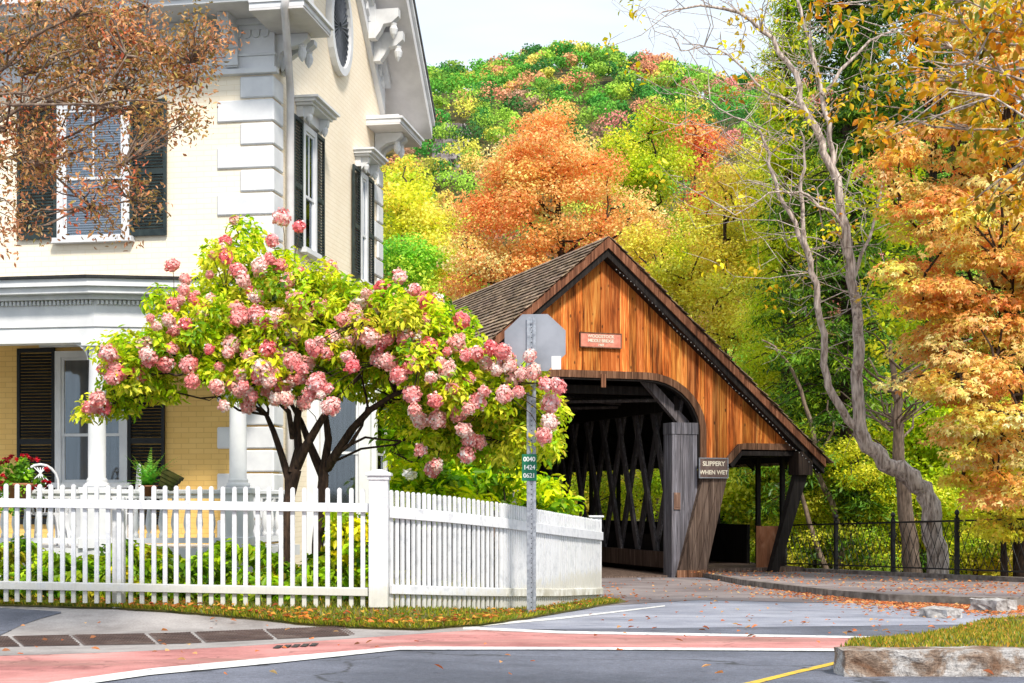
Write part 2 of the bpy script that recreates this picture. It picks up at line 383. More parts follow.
# ------------------------------------------------------------------ leaves
def unit(v): return v/(np.linalg.norm(v, axis=-1, keepdims=True)+1e-9)
def leaf_arrays(P, D, Nn, Ln, Wd, C, shape='rhomb'):
    """P base-centre, D direction of the leaf, Nn normal, sizes and colours"""
    D = unit(D); S = unit(np.cross(D, Nn)); U = np.cross(S, D)
    Ln = Ln[:, None]; Wd = Wd[:, None]; n = len(P)
    if shape == 'rhomb':
        V = np.stack([P-D*Ln/2, P+S*Wd/2-D*Ln*.05, P+D*Ln/2, P-S*Wd/2-D*Ln*.05], 1)
        Fq = np.arange(4*n).reshape(n, 4)
        return V.reshape(-1, 3), Fq, np.repeat(C, 4, 0)
    if shape == 'lobed':
        U2 = U*Wd*.12; V = []
        for ang, sc in ((0, 1.0), (1.05, .78), (-1.05, .78)):
            d = D*math.cos(ang)+S*math.sin(ang); s_ = np.cross(d, U); c0 = P-D*Ln*.28
            V += [c0, c0+d*Ln*.40*sc+s_*Wd*.22*sc+U2, c0+d*Ln*.80*sc-U*Ln*.10, c0+d*Ln*.40*sc-s_*Wd*.22*sc+U2]
        V = np.stack(V, 1); return V.reshape(-1, 3), np.arange(12*n).reshape(-1, 4), np.repeat(C, 12, 0)
    # folded six-point leaf, two quads sharing a midrib, tip drooping
    b0 = P-D*Ln/2; tip = P+D*Ln/2-U*Ln*.12
    fold = Wd*.18
    V = np.stack([b0, P+S*Wd/2-D*Ln*.12+U*fold, P+S*Wd*.32+D*Ln*.22+U*fold*.5, tip, P-S*Wd*.32+D*Ln*.22+U*fold*.5, P-S*Wd/2-D*Ln*.12+U*fold], 1)
    i = np.arange(n)*6
    Fq = np.concatenate([np.stack([i, i+1, i+2, i+3], 1), np.stack([i, i+3, i+4, i+5], 1)])
    return V.reshape(-1, 3), Fq, np.repeat(C, 6, 0)
def pick_colors(rng, pal, n):
    cols = np.array([lin(c) for c, w in pal]); cols = np.clip(cols.mean(1, keepdims=True)+(cols-cols.mean(1, keepdims=True))*1.07, .006, 1)*np.array([1.62, 1.52, 1.42]); w = np.array([w for c, w in pal], float); w /= w.sum()
    return cols[rng.choice(len(cols), n, p=w)]
def foliage(rng, centers, rad, per, size, pal, flat=.6, aspect=.6, jit=.18, droop=0., spread=.5, leafw=None, upn=.8, clumpmix=.75, gain=1.0):
    """leaves round clump centres -> P,D,N,L,W,C"""
    nC = len(centers); rad = np.broadcast_to(np.asarray(rad, float), (nC,))
    idx = np.repeat(np.arange(nC), per)
    n = len(idx)
    q = unit(rng.normal(size=(n, 3)))*(rng.random((n, 1))**(1/2.4))
    off = q*rad[idx][:, None]*np.array([1, 1, flat])
    off[:, 2] -= droop*rad[idx]*(q[:, 0]**2+q[:, 1]**2)
    P = centers[idx]+off
    Nn = unit(q*np.array([.8, .8, .8])+np.array([0, 0, upn])+rng.normal(size=(n, 3))*spread)
    D = unit(q+rng.normal(size=(n, 3))*.8+np.array([0, 0, -.25-droop]))
    D = unit(D-Nn*(D*Nn).sum(1, keepdims=True)*.8)
    cc = pick_colors(rng, pal, nC)[idx]; lc = pick_colors(rng, pal, n)
    C = cc*clumpmix+lc*(1-clumpmix)
    C = C*(1+rng.normal(size=(n, 1))*jit)*(1+rng.normal(size=(nC, 1))*.16)[idx]*gain
    C = np.clip(C*(1+rng.normal(size=(n, 3))*.05), .002, .95)
    Ls = size*(1+rng.normal(size=n)*.25).clip(.5, 1.6)
    return P, D, Nn, Ls, Ls*aspect, C
def blob_centers(rng, blobs, outer=2.0, gap=0.0):
    out = []
    for (c, r, n) in blobs:
        q = unit(rng.normal(size=(n, 3)))*(rng.random((n, 1))**(1/outer))
        out.append(np.asarray(c)+q*np.asarray(r))
    return np.concatenate(out)
def limb(rng, a, b, n=6, sag=.1, wob=.05):
    a = np.asarray(a, float); b = np.asarray(b, float); Ld = np.linalg.norm(b-a)
    t = np.linspace(0, 1, n)[:, None]
    P = a+(b-a)*t
    P[:, 2] += (np.sin(t[:, 0]*math.pi)*sag*Ld)
    w = rng.normal(size=(n, 3))*wob*Ld*.5; w[0] = 0; w[-1] = 0
    return P+w
def limbs_mesh(rng, mb, trunk, centers, nprim, r0, rt, sides=5, sub=True, maxsub=400, wob=.07, sag=.06, base_from=.35):
    """grow limbs from a trunk polyline to clump centres"""
    trunk = np.asarray(trunk, float)
    order = rng.permutation(len(centers)); prim = centers[order[:nprim]]; rest = centers[order[nprim:nprim+maxsub]]
    T = np.concatenate([np.linspace(trunk[i], trunk[i+1], 8) for i in range(len(trunk)-1)])
    T = T[int(len(T)*base_from):]
    allp = []
    for c in prim:
        d = np.linalg.norm((T-c)[:, :2], axis=1)
        j = np.argmin(np.abs(c[2]-T[:, 2]-d*.75)+.25*np.linalg.norm(T-c, axis=1))
        P = limb(rng, T[j], c, 7, sag, wob)
        Ln = np.linalg.norm(c-T[j])
        rr = np.linspace(r0*min(1, .35+Ln*.09), rt, 7)
        mb.tube(P, list(rr), sides, False); allp.append(P[2:])
    if sub and len(rest) and allp:
        A = np.concatenate(allp)
        for c in rest:
            dd = np.linalg.norm(A-c, axis=1)+np.maximum(0, A[:, 2]-c[2])*1.5
            j = np.argmin(dd)
            mb.tube(limb(rng, A[j], c, 4, .05, .12), [rt*1.6, rt*1.2, rt*.8, rt*.5], 4 if sides > 4 else 3, False)
def emit(name, parts, mat, parent, shape='rhomb', kind=None):
    Vs, Fs, Cs, k = [], [], [], 0
    for (P, D, Nn, Ls, Ws, C) in parts:
        V, Fq, Cc = leaf_arrays(P, D, Nn, Ls, Ws, C, shape)
        Vs.append(V); Fs.append(Fq+k); Cs.append(Cc); k += len(V)
    o = npmesh(name, np.concatenate(Vs), np.concatenate(Fs), mat, parent, np.concatenate(Cs))
    if kind: o['kind'] = kind
    return o
def pb(px, py, Y, rx, ry, rd, n):    # crown blob given by its apparent position and size
    return (at(px, py, Y), (rx/F*Y, rd, ry/F*Y), n)
def tree(name, label, cat, group, seed, base, trunk, blobs, leaf, bark='bark_mid', tr=.25, nprim=10, rt=.02, sides=5, shape='rhomb', lm='leaf', maxsub=200, wob=.07, outer=2.0, base_from=.35):
    rng = np.random.default_rng(seed)
    base = np.array([base[0], base[1], float(G(base[0], base[1]))-.05])
    e = empty(name, base, label, cat, group)
    C = blob_centers(rng, blobs, outer)
    tr_pts = [base]+[np.asarray(p, float) for p in trunk]
    mb = MB()
    rr = np.linspace(tr, max(tr*.3, rt), len(tr_pts)); rr[0] = tr*1.25
    P = []; q = []
    for i in range(len(tr_pts)-1):
        for k in range(3):
            P.append(tr_pts[i]+(tr_pts[i+1]-tr_pts[i])*k/3+rng.normal(size=3)*tr*.12*(1 if i+k else 0)); q.append(rr[i]+(rr[i+1]-rr[i])*k/3)
    P.append(tr_pts[-1]); q.append(rr[-1])
    mb.tube(P, q, max(sides+3, 7), False)
    limbs_mesh(rng, mb, tr_pts, C, nprim, tr*.5, rt, sides, maxsub=maxsub, wob=wob, base_from=base_from)
    mb.build('trunk', bark, e, smooth=True)
    emit('crown', [foliage(rng, C, **leaf)], lm, e, shape)
    return e

exec_parts = []
# ================================================================== SETTING
def axis(a0, a1, fine, lo, hi, g=1.16):
    x = list(np.arange(a0, a1+1e-6, fine)); s = fine
    while x[-1] < hi: s *= g; x.append(x[-1]+s)
    s = fine
    while x[0] > lo: s *= g; x.insert(0, x[0]-s)
    return np.array(x)
xs = axis(-14, 16, .3, -900, 900); ys = axis(2, 40, .3, -60, 1200)
XX, YY = np.meshgrid(xs, ys, indexing='ij'); ZZ = G(XX, YY)-.035*(1-sst(32, 34, YY))
V = np.stack([XX, YY, ZZ], -1).reshape(-1, 3); ny = len(ys)
I, J = np.meshgrid(np.arange(len(xs)-1), np.arange(ny-1), indexing='ij'); k0 = (I*ny+J).ravel()
tag(npmesh('ground', V, np.stack([k0, k0+ny, k0+ny+1, k0+1], 1), 'forest_floor', smooth=True), kind='structure')

def sheet(name, A, B, dz, mat, m=8, seg=None, thick=0.0, zf=None):
    """draped sheet between two world polylines (lists of (x,y)) with equal counts"""
    A = np.array(A, float); B = np.array(B, float); n = len(A)
    t = np.linspace(0, 1, m+1)
    P = A[:, None, :]*(1-t)[None, :, None]+B[:, None, :]*t[None, :, None]
    Z = G(P[..., 0], P[..., 1])+dz
    if zf is not None: Z = Z+zf(P[..., 0], P[..., 1], t[None, :]+0*P[..., 0])
    V = np.concatenate([P, Z[..., None]], -1).reshape(-1, 3)
    I, J = np.meshgrid(np.arange(n-1), np.arange(m), indexing='ij'); k = (I*(m+1)+J).ravel()
    return npmesh(name, V, np.stack([k, k+m+1, k+m+2, k+1], 1), mat, None, smooth=False)
def pxsheet(name, up, low, dz, mat, x0, x1, n=80, m=6, ragged=0, seed=0, shear=0):
    """a marking on the ground given by its far and near edges as seen in the photo"""
    rng = np.random.default_rng(seed)
    X = np.linspace(x0, x1, n)
    u = np.interp(X, [p[0] for p in up], [p[1] for p in up]); l = np.interp(X, [p[0] for p in low], [p[1] for p in low])
    if ragged: u = u+np.convolve(rng.normal(size=n+4), np.ones(5)/5, 'valid')*ragged
    A = [gnd(a, b)[:2] for a, b in zip(X, u)]; B = [gnd(a+shear, b)[:2] for a, b in zip(X, l)]
    return tag(sheet(name, A, B, dz, mat, m), kind='structure')

# roads
tag(sheet('road', [(x, -20) for x in np.linspace(-40, 40, 320)], [(x, 15.2) for x in np.linspace(-40, 40, 320)], .003, 'asphalt', 240), kind='structure')
Pp = lambda s, t: (PO+PU*s+PA*t)[:2]
lefte = [gnd(345, 632)[:2], gnd(430, 628)[:2], gnd(520, 619)[:2], gnd(600, 606)[:2], gnd(625, 600)[:2], Pp(-3.0, -1.5), Pp(-2.6, 0)]
righte = [gnd(1250, 622)[:2], gnd(1180, 615)[:2], gnd(1060, 612)[:2], gnd(905, 606)[:2], gnd(830, 600)[:2], gnd(745, 588)[:2], Pp(2.4, 0)]
def dens(P, n):
    P = np.array(P); d = np.r_[0, np.cumsum(np.linalg.norm(np.diff(P, axis=0), axis=1))]; d /= d[-1]
    t = np.linspace(0, 1, n); return np.stack([np.interp(t, d, P[:, 0]), np.interp(t, d, P[:, 1])], 1)
tag(sheet('road', dens(lefte, 60), dens(righte, 60), .005, 'asphalt_pale', 120), kind='structure')
# the old brown surface in front of the bridge
pxsheet('bridge_approach', [(560, 574), (640, 577), (700, 579), (900, 600)], [(560, 612), (610, 606), (700, 600.5), (800, 603), (900, 604)], .009, 'old_road', 575, 900, 60, 10)
pxsheet('pavement_apron', [(-300, 603), (0, 607), (120, 610), (200, 615), (300, 624), (420, 629), (480, 627)], [(-300, 672), (0, 657), (100, 654), (230, 648), (345, 640), (480, 630.5)], .008, 'concrete', -300, 480, 120, 20)
pxsheet('driveway', [(-300, 604), (0, 609), (62, 613)], [(-300, 650), (0, 637), (20, 627), (40, 620), (62, 614)], .013, 'asphalt', -300, 61, 60, 16)
# red crossing and its white edge lines
RU = [(-60, 666), (0, 655), (100, 652), (230, 646), (345, 638), (470, 630.5), (560, 633.5), (700, 636), (880, 639)]
RL = [(-60, 704), (0, 692), (60, 683), (150, 671), (280, 659), (400, 649), (560, 649.5), (700, 650), (880, 651.5)]
pxsheet('red_crosswalk', RU, RL, .007, 'crosswalk_red', -60, 880, 150, 10)
pxsheet('crosswalk_edge_line', [(-60, 703), (0, 692), (60, 682.5), (150, 670), (280, 658), (400, 647.8), (560, 648.3), (700, 649), (850, 650)], [(-60, 713), (0, 701), (60, 689.5), (150, 676.5), (280, 664), (400, 651), (560, 650.8), (700, 651.5), (850, 652.5)], .010, 'line_white', -60, 880, 150, 2)
pxsheet('crosswalk_edge_line', [(470, 628), (560, 632), (700, 634.5), (870, 637.5)], [(470, 630.5), (560, 634.5), (700, 637), (870, 639.5)], .010, 'line_white', 463, 870, 80, 2)
pxsheet('road_edge_line', [(465, 626.5), (500, 623), (560, 618), (610, 612.5), (665, 606)], [(465, 629), (500, 625.5), (560, 620), (610, 614), (665, 607)], .009, 'line_white', 463, 665, 60, 2)
pxsheet('yellow_line', [(730, 687), (755, 681.5), (800, 670.5), (850, 659)], [(730, 692), (755, 685), (800, 673.5), (850, 662)], .006, 'line_yellow', 700, 848, 30, 2)
# ribbed warning plates
TU = [(-40, 640), (0, 638), (170, 634.5), (345, 627.5)]; TL = [(-40, 650), (0, 648), (170, 645), (345, 636.5)]
for i, (a, b_) in enumerate([(-60, 8), (12, 68), (72, 144), (148, 190), (194, 262), (266, 338)]):
    o = pxsheet('paving_plate', TU, TL, .012, 'tactile', a, b_, 16, 4, shear=12)
rngt = np.random.default_rng(5)
mb = MB()
for X in np.arange(-55, 344, 2.9):
    for k in range(7):
        f = (k+.5)/7
        y = np.interp(X, [p[0] for p in TU], [p[1] for p in TU])*(1-f)+np.interp(X, [p[0] for p in TL], [p[1] for p in TL])*f
        p = gnd(X+12*f, y); 
        if any(abs(X-g_) < 2.6 for g_ in (10, 70, 146, 192, 264)): continue
        mb.box((p+np.array([0, 0, .014]), np.array([1., 0, 0]), np.array([0, 1., 0]), UZ), (-.009, .009), (-.012, .012), (0, .007))
tag(mb.build('paving_plate_studs', 'tactile'), kind='structure')
# storm grate in the crosswalk gutter
mb = MB()
for k in range(5):
    p0 = gnd(278+k*9, 648.8-k*.55); mb.box((p0+np.array([0, 0, .013]), np.array([1., 0, 0]), np.array([0, 1., 0]), UZ), (-.022, .022), (-.09, .09), (0, .005))
tag(mb.build('storm_drain', 'dark_metal'), 'small dark slotted drain set in the red crossing', 'drain')

# lawn behind the pavement, under and behind the white fence
LF = [(-600, 600), (0, 607.5), (60, 609), (120, 611), (200, 616), (300, 626), (345, 630), (420, 631), (480, 627), (540, 618), (602, 607), (628, 602.5)]
X = np.linspace(-600, 628, 160); Y_ = np.interp(X, [p[0] for p in LF], [p[1] for p in LF])
Y_ += np.convolve(rngt.normal(size=164), np.ones(5)/5, 'valid')*.8
A = np.array([gnd(a, b)[:2] for a, b in zip(X, Y_)])
Bk = np.stack([np.interp(np.arange(160), [0, 120, 159], [-40, -4.0, -1.0]), np.interp(np.arange(160), [0, 120, 159], [33, 31.0, 28.6])], 1)
lawnz = lambda x, y, t: .03*sst(0, .04, t)
tag(sheet('lawn', A, Bk, .012, 'turf_soil', 60, zf=lawnz), kind='structure')
# traffic island, lower right
_k = gnd(843, 677); isl_f = [np.array([_k[0]+q_, _k[1]+.20]) for q_ in (.03, 1, 2, 3, 5, 7)]
isl_b = [gnd(a, b)[:2] for a, b in [(868, 642), (905, 638.5), (950, 631), (985, 621), (1080, 612), (1250, 608)]]
tag(sheet('island_lawn', dens(isl_f, 40), dens(isl_b, 40), .02, 'turf_soil', 16, zf=lambda x, y, t: .12*(1-sst(.2, .9, t))), kind='structure')

# footpath on the far side with its kerb
so = dens([Pp(2.6, .2), Pp(4.9, .35), (6.25, 32.6), (IF0+ifn*-.12), (IF0+(IF1-IF0)*.5-ifn*.12), IF1-ifn*.12, IF1+(IF1-IF0)*.8-ifn*.12], 60)
si = dens([Pp(2.35, -.1), gnd(745, 586)[:2], gnd(830, 597)[:2], gnd(890, 602.5)[:2], gnd(985, 606)[:2], gnd(1080, 606)[:2], gnd(1300, 606)[:2]], 60)
tag(sheet('far_footpath', si, so, .10, 'old_road', 8), kind='structure')
mb = MB()
for i in range(59):
    a = si[i]; b_ = si[i+1]; d = (b_-a)/np.linalg.norm(b_-a); nrm = np.array([d[1], -d[0]])
    za = float(G(*a)); zb = float(G(*b_)); V = []
    for (p, z) in ((a, za), (b_, zb)):
        for off, dz in ((-.12, 0.09), (0.02, .09)):
            V.append([p[0]+nrm[0]*off, p[1]+nrm[1]*off, z+dz+.014])
        for off, dz in ((0.02, -.06), (-.12, -.06)): V.append([p[0]+nrm[0]*off, p[1]+nrm[1]*off, z+dz])
    mb.add(V, [(0, 1, 5, 4), (1, 2, 6, 5), (2, 3, 7, 6), (3, 0, 4, 7), (0, 3, 2, 1), (4, 5, 6, 7)])
tag(mb.build('kerb', 'kerb_dark'), kind='structure')
mb = MB()
edge = dens([IF0+ifn*.02, IF1+ifn*.02, IF1+(IF1-IF0)*.9+ifn*.02], 20)
for i in range(19):
    a, b_ = edge[i], edge[i+1]
    za, zb = float(G(*(a-ifn*.6))), float(G(*(b_-ifn*.6))); V = []
    for (p, z) in ((a, za), (b_, zb)):
        for off, zz in ((-.14, z+.06), (-.14, z+.17), (.14, z+.17), (.14, z-.9)): V.append([p[0]+ifn[0]*off, p[1]+ifn[1]*off, zz])
    mb.add(V, [(0, 1, 5, 4), (1, 2, 6, 5), (2, 3, 7, 6), (3, 0, 4, 7), (0, 3, 2, 1), (4, 5, 6, 7)])
tag(mb.build('footpath_edge_wall', 'kerb_dark'), kind='structure')

def rock_block(name, fr, a, b_, c_, mat, seed, amp=.03, cuts=10):
    bm = bmesh.new(); nx = cuts
    rng = random.Random(seed)
    o, e1, e2, e3 = fr
    bmesh.ops.create_cube(bm, size=1)
    for v in bm.verts: v.co.x = v.co.x*(a[1]-a[0])+(a[0]+a[1])/2; v.co.y = v.co.y*(b_[1]-b_[0])+(b_[0]+b_[1])/2; v.co.z = v.co.z*(c_[1]-c_[0])+(c_[0]+c_[1])/2
    long_ = [e for e in bm.edges if abs((e.verts[0].co-e.verts[1].co).x) > .5*(a[1]-a[0])]
    bmesh.ops.subdivide_edges(bm, edges=long_, cuts=nx, use_grid_fill=True)
    bmesh.ops.subdivide_edges(bm, edges=bm.edges[:], cuts=4, use_grid_fill=True)
    from mathutils import noise as mn, Vector
    for v in bm.verts:
        q = v.co.copy(); w = mn.noise_vector(q*7+Vector((seed, 0, 0)))*amp+mn.noise_vector(q*23)*amp*.5
        v.co = q+w*(0.35 if q.z > c_[1]-.01 else 1)
    for v in bm.verts:
        p = o+e1*v.co.x+e2*v.co.y+e3*v.co.z; v.co = p
    bmesh.ops.recalc_face_normals(bm, faces=bm.faces)
    me = bpy.data.meshes.new(name); bm.to_mesh(me); bm.free(); me.materials.append(MATS[mat])
    return link_mesh(name, me)
kb = gnd(843, 677); kz = kb[2]
o = rock_block('granite_kerb_block', (np.array([kb[0], kb[1], kz]), np.array([1., .0, 0]), np.array([0., 1., 0]), UZ), (0, 7.0), (0, .24), (-.05, .150), 'granite', 3, .024, 90)
tag(o, 'long rough granite kerb block along the near edge of the grass island', 'kerb stone')
for i, (px, py, w, lab) in enumerate([(992, 613, .34, 'larger white rough kerb stone at the corner of the grass island'), (940, 618, .26, 'small pale flat stone beside the island grass, left of the larger one')]):
    g = gnd(px, py); o = rock_block('kerb_stone', (g, unit(np.array([.8, .6, 0])), unit(np.array([-.6, .8, 0])), UZ), (-w/2, w/2), (-.18, .18), (-.05, .15-.05*i), 'granite_kerb', 11+i, .05, 4)
    tag(o, lab, 'kerb stone')

# river bed far below behind the railing
mb = MB(); mb.add([(-60, 34, -5.25), (60, 44, -5.25), (60, 60, -5.25), (-60, 52, -5.25)], [(0, 1, 2, 3)])
tag(mb.build('river_water', 'river'), kind='structure')

# grass blades and fallen leaves
def blades(name, pts, size, pal, seed, lab=None):
    rng = np.random.default_rng(seed); n = len(pts)
    Z = np.stack([pts[:, 0], pts[:, 1], pts[:, 2]], 1)
    D = unit(np.stack([rng.normal(size=n)*.45, rng.normal(size=n)*.45, np.ones(n)], 1)); Nn = unit(rng.normal(size=(n, 3))*np.array([1, 1, .1]))
    Ln = size*(.6+rng.random(n)*.8); C = pick_colors(rng, pal, n)*(1+rng.normal(size=(n, 1))*.2)
    o = emit(name, [(Z+D*Ln[:, None]*.4, D, Nn, Ln, Ln*.16+.004, np.clip(C, .01, .9))], 'leaf', None)
    return tag(o, lab, 'grass' if lab else None, kind='stuff')
rg = np.random.default_rng(21)
pts = []
while len(pts) < 50000:
    u_ = rg.random(4000); v_ = rg.random(4000)**2.6
    i = (u_*86+72); f = i-np.floor(i); i0 = np.floor(i).astype(int).clip(0, 158)
    a = A[i0]*(1-f[:, None])+A[i0+1]*f[:, None]; b_ = Bk[i0]*(1-f[:, None])+Bk[i0+1]*f[:, None]
    p = a*(1-v_[:, None])+b_*v_[:, None]
    pts += list(np.c_[p, G(p[:, 0], p[:, 1])+.03])
u_ = rg.random(34000)
GP = [((105, 118, 32), 4), ((135, 135, 45), 3), ((78, 98, 28), 4), ((160, 130, 60), 1), ((120, 95, 50), 1)]
blades('lawn_grass', np.array(pts), .045, GP, 4, 'short yellowing lawn grass growing under and behind the white picket fence')
If, Ib = dens(isl_f, 40), dens(isl_b, 40)
u_ = rg.random(26000); v_ = rg.random(26000)*.98+.01; i = u_*39*.999; i0 = i.astype(int); f = (i-i0)[:, None]
a = If[i0]*(1-f)+If[i0+1]*f; b_ = Ib[i0]*(1-f)+Ib[i0+1]*f; p = a*(1-v_[:, None])+b_*v_[:, None]
zz = G(p[:, 0], p[:, 1])+.015+.12*(1-sst(.2, .9, v_))
blades('island_grass', np.c_[p, zz], .04, [((145, 135, 50), 4), ((112, 122, 38), 4), ((170, 130, 60), 2), ((85, 100, 32), 3)], 5, 'golden green grass covering the traffic island behind the granite kerb')

def litter(name, pts, size, pal, seed):
    rng = np.random.default_rng(seed); n = len(pts); P = np.array(pts)
    a = rng.random(n)*6.28; D = np.stack([np.cos(a), np.sin(a), rng.normal(size=n)*.15], 1)
    Nn = unit(np.stack([rng.normal(size=n)*.3, rng.normal(size=n)*.3, np.ones(n)], 1)); Ln = size*(.6+rng.random(n)*.7)
    C = pick_colors(rng, pal, n)*(1+rng.normal(size=(n, 1))*.2)
    P[:, 2] += .008+Ln*.12
    return tag(emit(name, [(P, unit(D), Nn, Ln, Ln*.62, np.clip(C, .01, .9))], 'leaf', None, 'leaf'), kind='stuff')
pts = []
def scat(n, fx, fy, seed, dz=0.015):
    r = np.random.default_rng(seed); out = []
    for _ in range(n):
        x = fx(r); y = fy(r, x)
        if y is None: continue
        p = gnd(x, y); out.append([p[0], p[1], p[2]+dz])
    return out
kerby = lambda x: np.interp(x, [700, 760, 830, 880, 985, 1080], [582, 590, 599, 604.5, 609, 611])
pts += scat(2300, lambda r: 1040-abs(r.normal())*140, lambda r, x: kerby(x)+abs(r.normal())*4-1 if x > 690 else None, 1)
pts += scat(900, lambda r: r.uniform(690, 1060), lambda r, x: kerby(x)-3-r.random()**.8*(kerby(x)-3-np.interp(x, [690, 785, 900, 1060], [576, 576, 584, 593])), 2, .115)
pts += scat(260, lambda r: r.uniform(560, 1040), lambda r, x: r.uniform(605, 640) if r.random() < (x-500)/520 else None, 3)
pts += scat(26, lambda r: r.uniform(0, 1020), lambda r, x: r.uniform(640, 683), 4, .03)
pts += scat(40, lambda r: r.uniform(0, 420), lambda r, x: r.uniform(612, 660), 5, .03)
pts += scat(120, lambda r: r.uniform(590, 760), lambda r, x: r.uniform(580, 606), 8)
litter('fallen_leaves', pts, .055, [((185, 115, 75), 4), ((155, 90, 60), 3), ((195, 150, 105), 3), ((125, 85, 60), 2)], 6)
lf = lambda x: np.interp(x, [p[0] for p in LF], [p[1] for p in LF])
pts = scat(620, lambda r: r.uniform(-20, 625), lambda r, x: lf(x)-abs(r.normal())*5, 9, .055)
litter('fallen_leaves', pts, .055, [((185, 115, 60), 3), ((195, 150, 75), 3), ((145, 75, 45), 2), ((120, 80, 45), 2)], 7)

# ================================================================== WHITE PICKET FENCES
def zy(py, Y): return (HY-py)/F*Y
def picket(mb, p, d, n, z0, z1, w=.042, th=.02):
    fr = (np.array([p[0], p[1], 0]), np.array([d[0], d[1], 0]), np.array([n[0], n[1], 0]), UZ)
    mb.prism(fr, [(-w/2, z0), (w/2, z0), (w/2, z1-.018), (w*.28, z1-.004), (0, z1), (-w*.28, z1-.004), (-w/2, z1-.018)], -th/2, th/2)
def fence_run(e, P0, P1, b0, b1, t0, t1, r1, r2, npk, w, skip=0, dirty=False):
    """pickets between two plan points; b,t = bottom/top heights at both ends; r = rail height fractions"""
    P0 = np.array(P0, float); P1 = np.array(P1, float); Ld = np.linalg.norm(P1-P0); d = (P1-P0)/Ld; n = np.array([d[1], -d[0]])
    for k in range(npk):
        f = (k+.5)/npk; p = P0+(P1-P0)*f; mb = MB(); picket(mb, p+d*random.gauss(0, .002), unit(d+n*random.gauss(0, .03)), n, b0+(b1-b0)*f, t0+(t1-t0)*f+random.uniform(-.003, .003), w)
        mb.build('picket', 'fence_paint', e)
    for (a, b_, nm) in ((r1[0], r1[1], 'top_rail'), (r2[0], r2[1], 'bottom_rail')):
        mb = MB(); V = []
        for P, bb, tt in ((P0, b0, t0), (P1, b1, t1)):
            z0 = bb+(tt-bb)*a; z1 = bb+(tt-bb)*b_; q = np.array([P[0], P[1]])
            for off, z in ((.012, z0), (.045, z0), (.045, z1-.006), (.012, z1)): V.append([q[0]+n[0]*off, q[1]+n[1]*off, z])
        mb.add(V, [(0, 1, 2, 3), (7, 6, 5, 4), (0, 4, 5, 1), (1, 5, 6, 2), (2, 6, 7, 3), (3, 7, 4, 0)])
        mb.build(nm, 'fence_paint_dirty' if dirty and nm == 'bottom_rail' else 'fence_paint', e, bevel=.003)
def P2(px, Y): return np.array([(px-CX)/F*Y, Y])
eL = empty('picket_fence', (P2(180, 13.4)[0], 13.4, -1.05), 'straight run of white picket fence in front of the porch and garden', 'fence')
a0 = P2(-100, 13.62); a1 = P2(369, 13.2)
fence_run(eL, a0, a1, zy(599.3, 13.62), zy(608.5, 13.2), zy(482.3, 13.62), zy(488.3, 13.2), (.80, .875), (.105, .175), 41, .040)
mb = MB(); q = P2(118, 13.50); mb.box((np.array([q[0], q[1]+.035, 0]), np.array([1., 0, 0]), np.array([0, 1., 0]), UZ), (-.055, .055), (-.04, .03), (zy(611, 13.5), zy(497, 13.5))); mb.build('post', 'fence_paint', eL, bevel=.004)
mb = MB(); q = P2(-75, 13.6); mb.box((np.array([q[0], q[1]+.035, 0]), np.array([1., 0, 0]), np.array([0, 1., 0]), UZ), (-.055, .055), (-.04, .03), (zy(610, 13.6), zy(496, 13.6))); mb.build('post', 'fence_paint', eL, bevel=.004)
# corner post
q = np.array([*P2(379, 13.2), 0]); fp = (q, np.array([1., 0, 0]), np.array([0, 1., 0]), UZ)
eP = empty('fence_corner_post', (q[0], q[1], zy(616, 13.2)), 'tall square white fence post with moulded cap where the two fence runs meet', 'post')
mb = MB(); mb.box(fp, (-.088, .088), (-.088, .088), (zy(607, 13.2), zy(476, 13.2))); mb.build('shaft', 'fence_paint', eP, bevel=.004)
mb = MB(); mb.box(fp, (-.100, .100), (-.100, .100), (zy(480, 13.2), zy(476.2, 13.2))); mb.box(fp, (-.118, .118), (-.118, .118), (zy(476, 13.2), zy(473.3, 13.2)))
zc = zy(473.2, 13.2); mb.add([q+np.array([x*.118, y*.118, zc]) for x, y in ((-1, -1), (1, -1), (1, 1), (-1, 1))]+[q+np.array([x*.03, y*.03, zc+.035]) for x, y in ((-1, -1), (1, -1), (1, 1), (-1, 1))], [(0, 3, 2, 1), (4, 5, 6, 7), (0, 1, 5, 4), (1, 2, 6, 5), (2, 3, 7, 6), (3, 0, 4, 7)])
mb.build('cap', 'fence_paint', eP, bevel=.003)
mb = MB(); mb.box(fp, (-.075, .075), (-.075, .075), (zy(620, 13.2), zy(607.2, 13.2))); mb.build('brick_foot', 'brick_base', eP)
# curved run
eR = empty('picket_fence', (.2, 16, -1.2), 'curving run of closely spaced white picket fence from the corner post towards the bridge', 'fence')
nod = [(388.5, 13.28, 489.5, 608), (447, 14.0, 495.5, 609), (503, 14.9, 503, 609), (559, 16.7, 513, 607.5), (600, 18.7, 520, 604.5)]
for (a, b_), npk in zip(zip(nod[:-1], nod[1:]), (11, 12, 27, 24)):
    fence_run(eR, P2(a[0], a[1]), P2(b_[0], b_[1]), zy(a[3], a[1]), zy(b_[3], b_[1]), zy(a[2], a[1]), zy(b_[2], b_[1]), (.76, .86), (.12, .20), npk, .040 if npk < 20 else .05, dirty=npk > 20)
q = np.array([*P2(596, 18.85), 0]); fp = (q, np.array([1., 0, 0]), np.array([0, 1., 0]), UZ)
mb = MB(); mb.box(fp, (-.07, .07), (-.07, .07), (zy(600, 18.85), zy(517.5, 18.85))); mb.box(fp, (-.10, .10), (-.10, .10), (zy(517.4, 18.85), zy(515.5, 18.85))); mb.build('end_post', 'fence_paint', eR, bevel=.004)
